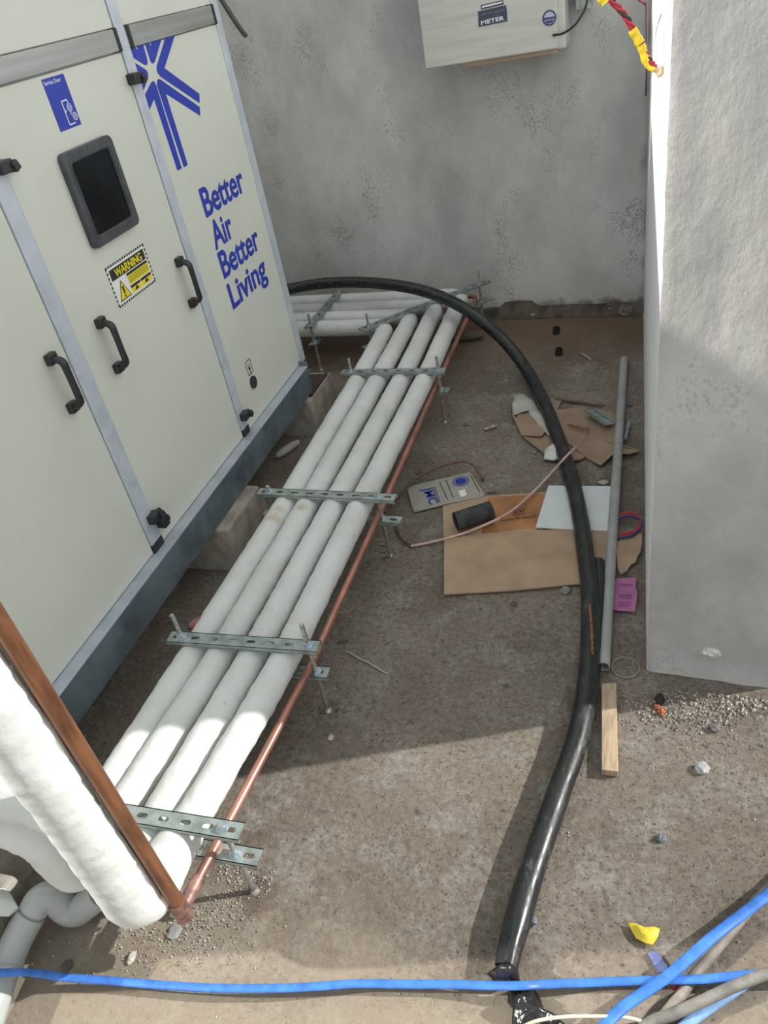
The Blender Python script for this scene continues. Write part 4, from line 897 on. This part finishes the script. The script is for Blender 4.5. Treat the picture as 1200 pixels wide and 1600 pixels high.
rock(1117, 1138, .012, 'dark stone on the gravel at right', mat('dark_stone', (.17, .17, .17), .9), sq=.6)
rock(1034, 1309, .011, 'blue-grey pebble on the lit floor right of the hose', mat('blue_grey_pebble', (.16, .18, .21), .8))
rock(1031, 1092, .013, 'black charred lump at the foot of the rough plaster wall', mat('char', (.02, .02, .02), .8), 'lump', 1, 'charred_lump')
rock(1033, 1112, .010, 'orange brick crumb below the black lump', mat('brick_orange', (.5, .13, .05), .9, noise_amt=.3, nscale=90), 'brick crumb', .7, 'brick_crumb')
rock(1026, 1104, .010, 'dark red brick crumb touching the black lump', mat('brick_dark', (.28, .09, .06), .9, noise_amt=.3, nscale=90), 'brick crumb', .5, 'brick_crumb')
rock(834, 1439, .012, 'blue-grey pebble touching the thick hose near its end', MATS['blue_grey_pebble'], sx=.7)
rock(517, 1152, .009, 'pale chip on the floor right of the copper pipe', M_plas, 'chip', .4, 'plaster_chip')
rock(206, 1495, .014, 'pale flat chip just above the blue cable at lower left', M_plas, 'chip', .35, 'plaster_chip', sx=.6)
rock(104, 1509, .013, 'dark flat stone right of the drain pipe', mat('dark_flat_stone', (.1, .095, .09), .9), sq=.4)
rock(272, 1457, .016, 'grey flat chip below the copper elbow', mat('grey_chip', (.3, .3, .3), .9), 'chip', .25, 'mortar_chip')
rock(836, 707, .007, 'tiny pebble left of the crumpled white tissue', M_stone)
rock(729, 663, .009, 'small brown crumb by the foot of the fourth support rod', mat('brown_crumb', (.2, .15, .1), .9), 'crumb', .5, 'crumb', sx=1.4)
rock(943, 753, .013, 'pale torn paper crumb above the white foam board', mat('pale_crumb', (.45, .42, .36), .9), 'paper crumb', .3, 'paper_crumb', sx=1.4)
rock(985, 632, .010, 'shiny grey pebble right of the long pipe', mat('shiny_grey', (.25, .26, .27), .3, .5), sq=.8)
crumple('foil_wrapper', mat('red_white_foil', (.55, .1, .1), .3, noise_amt=.1, nscale=25, col2=(.55, .56, .55)), [(295, 976), (303, 966), (315, 963), (316, 972), (306, 982), (298, 983)], .004, .006, 'small red and silver wrapper between the cabinet rail and pipes', 'wrapper', bulge=.006, seed=4)
crumple('yellow_scrap', mat('yellow_plastic', (.78, .60, .05), .5, noise_amt=.06), [(980, 1441), (992, 1443), (1008, 1449), (1022, 1448), (1031, 1452), (1028, 1464), (1020, 1477), (1010, 1475), (994, 1466), (986, 1452)], .007, .008, 'yellow torn plastic scrap on the floor at lower right', 'plastic scrap', bulge=.010, thick=.0008, seed=12)
sheet('blue_tape_piece', mat('dusty_blue_tape', (.12, .15, .33), .6, noise_amt=.15, nscale=40), [(1012, 1491), (1020, 1487), (1027, 1488), (1043, 1511), (1040, 1518), (1028, 1520)], .002, .002, 'dusty navy tape piece touching the horizontal blue cable', 'tape')
cable('thin_wire', M_red, [(1047, 1541, .004), (1054, 1545, .008), (1060, 1539, .006)], .003, 'tiny red wire bit below the crossing of the blue cables', 'wire', flat=1)

# white splash of plaster low on the rough wall end
crumb = MB(); q = PY(1110, 1020, 1.50)
vs = [(q.x + .03 * math.cos(a * .393) * random.uniform(.6, 1.1), q.y - .004, q.z + .016 * math.sin(a * .393) * random.uniform(.6, 1.1)) for a in range(16)] + [(q.x, q.y - .012, q.z)]
crumb.add(vs, [(i, (i + 1) % 16, 16) for i in range(16)]); crumb.add([(v[0], v[1] + .008, v[2]) for v in vs[:16]] + vs[:16], [(i, (i + 1) % 16, 16 + (i + 1) % 16, 16 + i) for i in range(16)])
tag(crumb.build('plaster_splash', mat('white_plaster', (.62, .62, .58), .9, noise_amt=.2, nscale=80)), 'small white plaster splash low on the rough wall end', 'plaster splash')
# old ring mark and chisel marks in the floor
mb = MB(); q = F(977, 1042, .001); mb.tube([(q.x + .036 * math.cos(a / 20 * 2 * math.pi), q.y + .036 * math.sin(a / 20 * 2 * math.pi), -.0008) for a in range(21)], .0028, 6, rf=lambda t, L, th: 1 + .8 * noise.noise(Vector((L * 60, th, 1))))
centre(tag(mb.build('mortar_ring', mat('mortar_grey', (.27, .24, .20), .95)), 'faint round ring of mortar on the floor in front of the long grey pipe', 'mortar ring'))
# uncountable grit
random.seed(11); mb = MB()
def grit(cx, cy, sx_, sy_, n_, r0, r1):
    for _ in range(n_):
        q = F(random.gauss(cx, sx_), random.gauss(cy, sy_), 0)
        if q.x > .0 and q.y > 1.44: continue
        r_ = random.uniform(r0, r1); a = random.random() * 6.28
        vs = [q + Vector((r_ * math.cos(a + k * 2.09) * random.uniform(.6, 1.2), r_ * math.sin(a + k * 2.09) * random.uniform(.6, 1.2), -.001)) for k in range(3)] + [q + Vector((0, 0, r_ * random.uniform(.5, 1)))]
        mb.add(vs, [(0, 1, 3), (1, 2, 3), (2, 0, 3)])
grit(1080, 1115, 60, 14, 420, .0015, .006); grit(1170, 1095, 40, 12, 260, .002, .008); grit(1120, 1170, 60, 40, 300, .001, .0035); grit(1050, 1085, 40, 14, 160, .001, .004)
grit(300, 1425, 50, 25, 420, .001, .0035); grit(250, 1480, 70, 25, 300, .001, .0035); grit(380, 1370, 25, 20, 200, .001, .004); grit(600, 1300, 260, 90, 500, .0008, .002)
grit(1000, 1350, 130, 90, 400, .0008, .0028); grit(980, 1030, 14, 22, 120, .001, .003); grit(620, 1540, 330, 30, 260, .001, .0025); grit(700, 700, 140, 90, 90, .001, .003); grit(700, 1050, 120, 60, 90, .001, .0025)
o = mb.build('floor_grit', M_grit); o['kind'] = 'stuff'; tag(o, 'pale grit and fine gravel scattered over the floor', 'grit')

# ------------------------------------------------------------------ on the back wall
YB = 3.66
en = thing('wall_enclosure', 'cream electrical enclosure wrapped in plastic film on the back wall', 'electrical box', (-.62, 3.78, 1.23))
bl = PY(667, 110, YB); br = PY(884, 74, YB); zt = 1.75
ang = math.atan2(0, 1)
mb = MB(); x0e, x1e = bl.x, br.x; zb = (bl.z + br.z) / 2
mb.bb((x0e, YB, zb), (x1e, 3.86, zt)); mb.build('enclosure_body', M_boxp, en, bevel=.006, bseg=3)
mb = MB(); mb.bb((x0e - .002, YB - .012, zb + .004), (x1e - .03, YB, zt)); mb.build('enclosure_door', M_boxp, en, bevel=.005, bseg=3)
mb = MB(); mb.bb((x0e + .16, YB + .004, zb - .012), (x1e - .03, YB + .05, zb + .002)); mb.build('packing_strip', M_card, en)
yd = YB - .013
def PB(px, py): return PY(px, py, yd)
mb = MB(); mb.prism([PB(747, 18), PB(791, 8), PB(793, 33), PB(748, 42)], (0, -1, 0), .0015, 0)
mb.prism([PB(751, 8), PB(786, 0), PB(787, 7), PB(752, 15)], (0, -1, 0), .0012, 0)
mb.prism([PB(753, 9.5), PB(785, 2), PB(785, 4.5), PB(753, 12.5)], (0, -1, 0), .0016, 1)
a = PY(752, 39, yd - .002); b = PY(788, 31, yd - .002); put_text(mb, 'METER', a, b - a, (0, 0, 1), w=(b - a).length, h=.014, mi=1, bold=.02)
for k in range(4): c = PB(753 + k * 9.4, 22 - k * 2.1); mb.prism([c, c + Vector((.018, 0, 0)), c + Vector((.018, 0, -.003)), c + Vector((0, 0, -.003))], (0, -1, 0), .0019, 2)
mb.build('label_plate', [mat('dark_blue_grey_label', (.055, .06, .10), .35, noise_amt=.2, nscale=40), M_whitev, mat('dull_blue_print', (.18, .2, .3), .4)], en)
c = PB(858.5, 28); mb = MB(); mb.cyl(c, c + Vector((0, -.002, 0)), .027, 26, 0); mb.cyl(c + Vector((0, -.002, 0)), c + Vector((0, -.0025, 0)), .021, 26, 1)
mb.bb((c.x - .021, c.y - .0035, c.z - .005), (c.x + .021, c.y - .002, c.z + .003), 0)
mb.prism([(c.x - .018, c.y - .002, c.z - .008), (c.x + .018, c.y - .002, c.z - .008), (c.x + .01, c.y - .002, c.z - .018), (c.x - .01, c.y - .002, c.z - .018)], (0, -1, 0), .0012, 0)
mb.build('round_badge', [mat('navy_badge', (.05, .055, .16), .4), mat('pale_lilac', (.45, .47, .6), .4)], en)
mb = MB(); mb.tube(smooth_path([PY(864, 55, yd - .004), PY(880, 52, yd - .02), PY(897, 40, yd - .03), PY(908, 25, yd - .03), PY(916, 8, yd - .02), PY(920, -20, yd)], 6), .0045, 8)
tag(mb.build('black_wire', M_blk), 'black wire hanging beside the round badge of the wall box', 'wire')
mb = MB(); a = PY(905, 0, 3.84); mb.bb((a.x - .01, 3.80, a.z - .03), (a.x + .05, 3.88, a.z + .2)); mb.bb((a.x + .012, 3.785, a.z - .022), (a.x + .032, 3.80, a.z + .2))
tag(mb.build('wall_bracket', M_galv), 'small metal bracket on the wall right of the wrapped box', 'bracket')
mb = MB(); mb.tube(smooth_path([PY(335, -20, 3.4), PY(350, 6, 3.4), PY(362, 25, 3.4), (PY(374, 43, 3.4)), PY(385, 57, 3.4)], 6), .010, 10)
tag(mb.build('hanging_cable', mat('dark_grey_sheath', (.07, .075, .08), .5)), 'dark grey cable end hanging behind the top of the cabinet', 'cable')
# red and black twisted wires with yellow tape
tw = thing('taped_wires', 'twisted red and dark wires with yellow tape hanging in front of the white wall face', 'wire', tuple(PY(1010, 60, 1.9)))
Yw = 1.9
ctr = smooth_path([PY(935, -30, Yw), PY(955, 0, Yw), PY(975, 22, Yw), PY(990, 47, Yw), PY(1003, 72, Yw), PY(1013, 92, Yw), PY(1022, 104, Yw)], 12)
for ph, mt in ((0, M_red), (2.1, M_darkw), (4.2, M_red)):
    pts = [p_ + Vector((math.cos(i * .38 + ph), .0, math.sin(i * .38 + ph) * .6)) * .0038 + Vector((0, math.sin(i * .38 + ph) * .003, 0)) for i, p_ in enumerate(ctr)]
    mb = MB(); mb.tube(pts, .0034, 8); mb.build('dark_wire' if mt is M_darkw else 'red_wire', mt, tw)
def tape(pts, r, nm='yellow_tape', mt=M_ytape):
    mb = MB(); mb.tube(smooth_path([PY(x, y, Yw) for x, y in pts], 6), r, 12, rf=lambda t, L, th: 1 + .25 * noise.noise(Vector((L * 90, math.cos(th), math.sin(th))))); mb.build(nm, mt, tw)
tape([(988, 46), (993, 55), (1001, 68)], .0095); tape([(1001, 70), (1006, 84), (1010, 97)], .0085); tape([(1008, 94), (1014, 104), (1022, 108)], .0065); tape([(938, -8), (943, -2), (947, 4)], .011)
tape([(1018, 106), (1026, 110), (1031, 117), (1033, 104)], .0052, 'frayed_end', mat('frayed_beige', (.62, .5, .3), .8, noise_amt=.2, nscale=60))
mb = MB(); mb.tube(smooth_path([PY(985, -15, 2.2), PY(1000, 1, 2.2), PY(1010, 9, 2.2), PY(1010, 30, 2.6), PY(1010.5, 70, 3.2), PY(1010, 120, 3.82), PY(1009, 150, 3.84)], 8), .0028, 8)
tag(mb.build('corner_wire', mat('dark_red_wire', (.14, .015, .02), .5)), 'dark red wire crossing the top right to the room corner', 'wire')
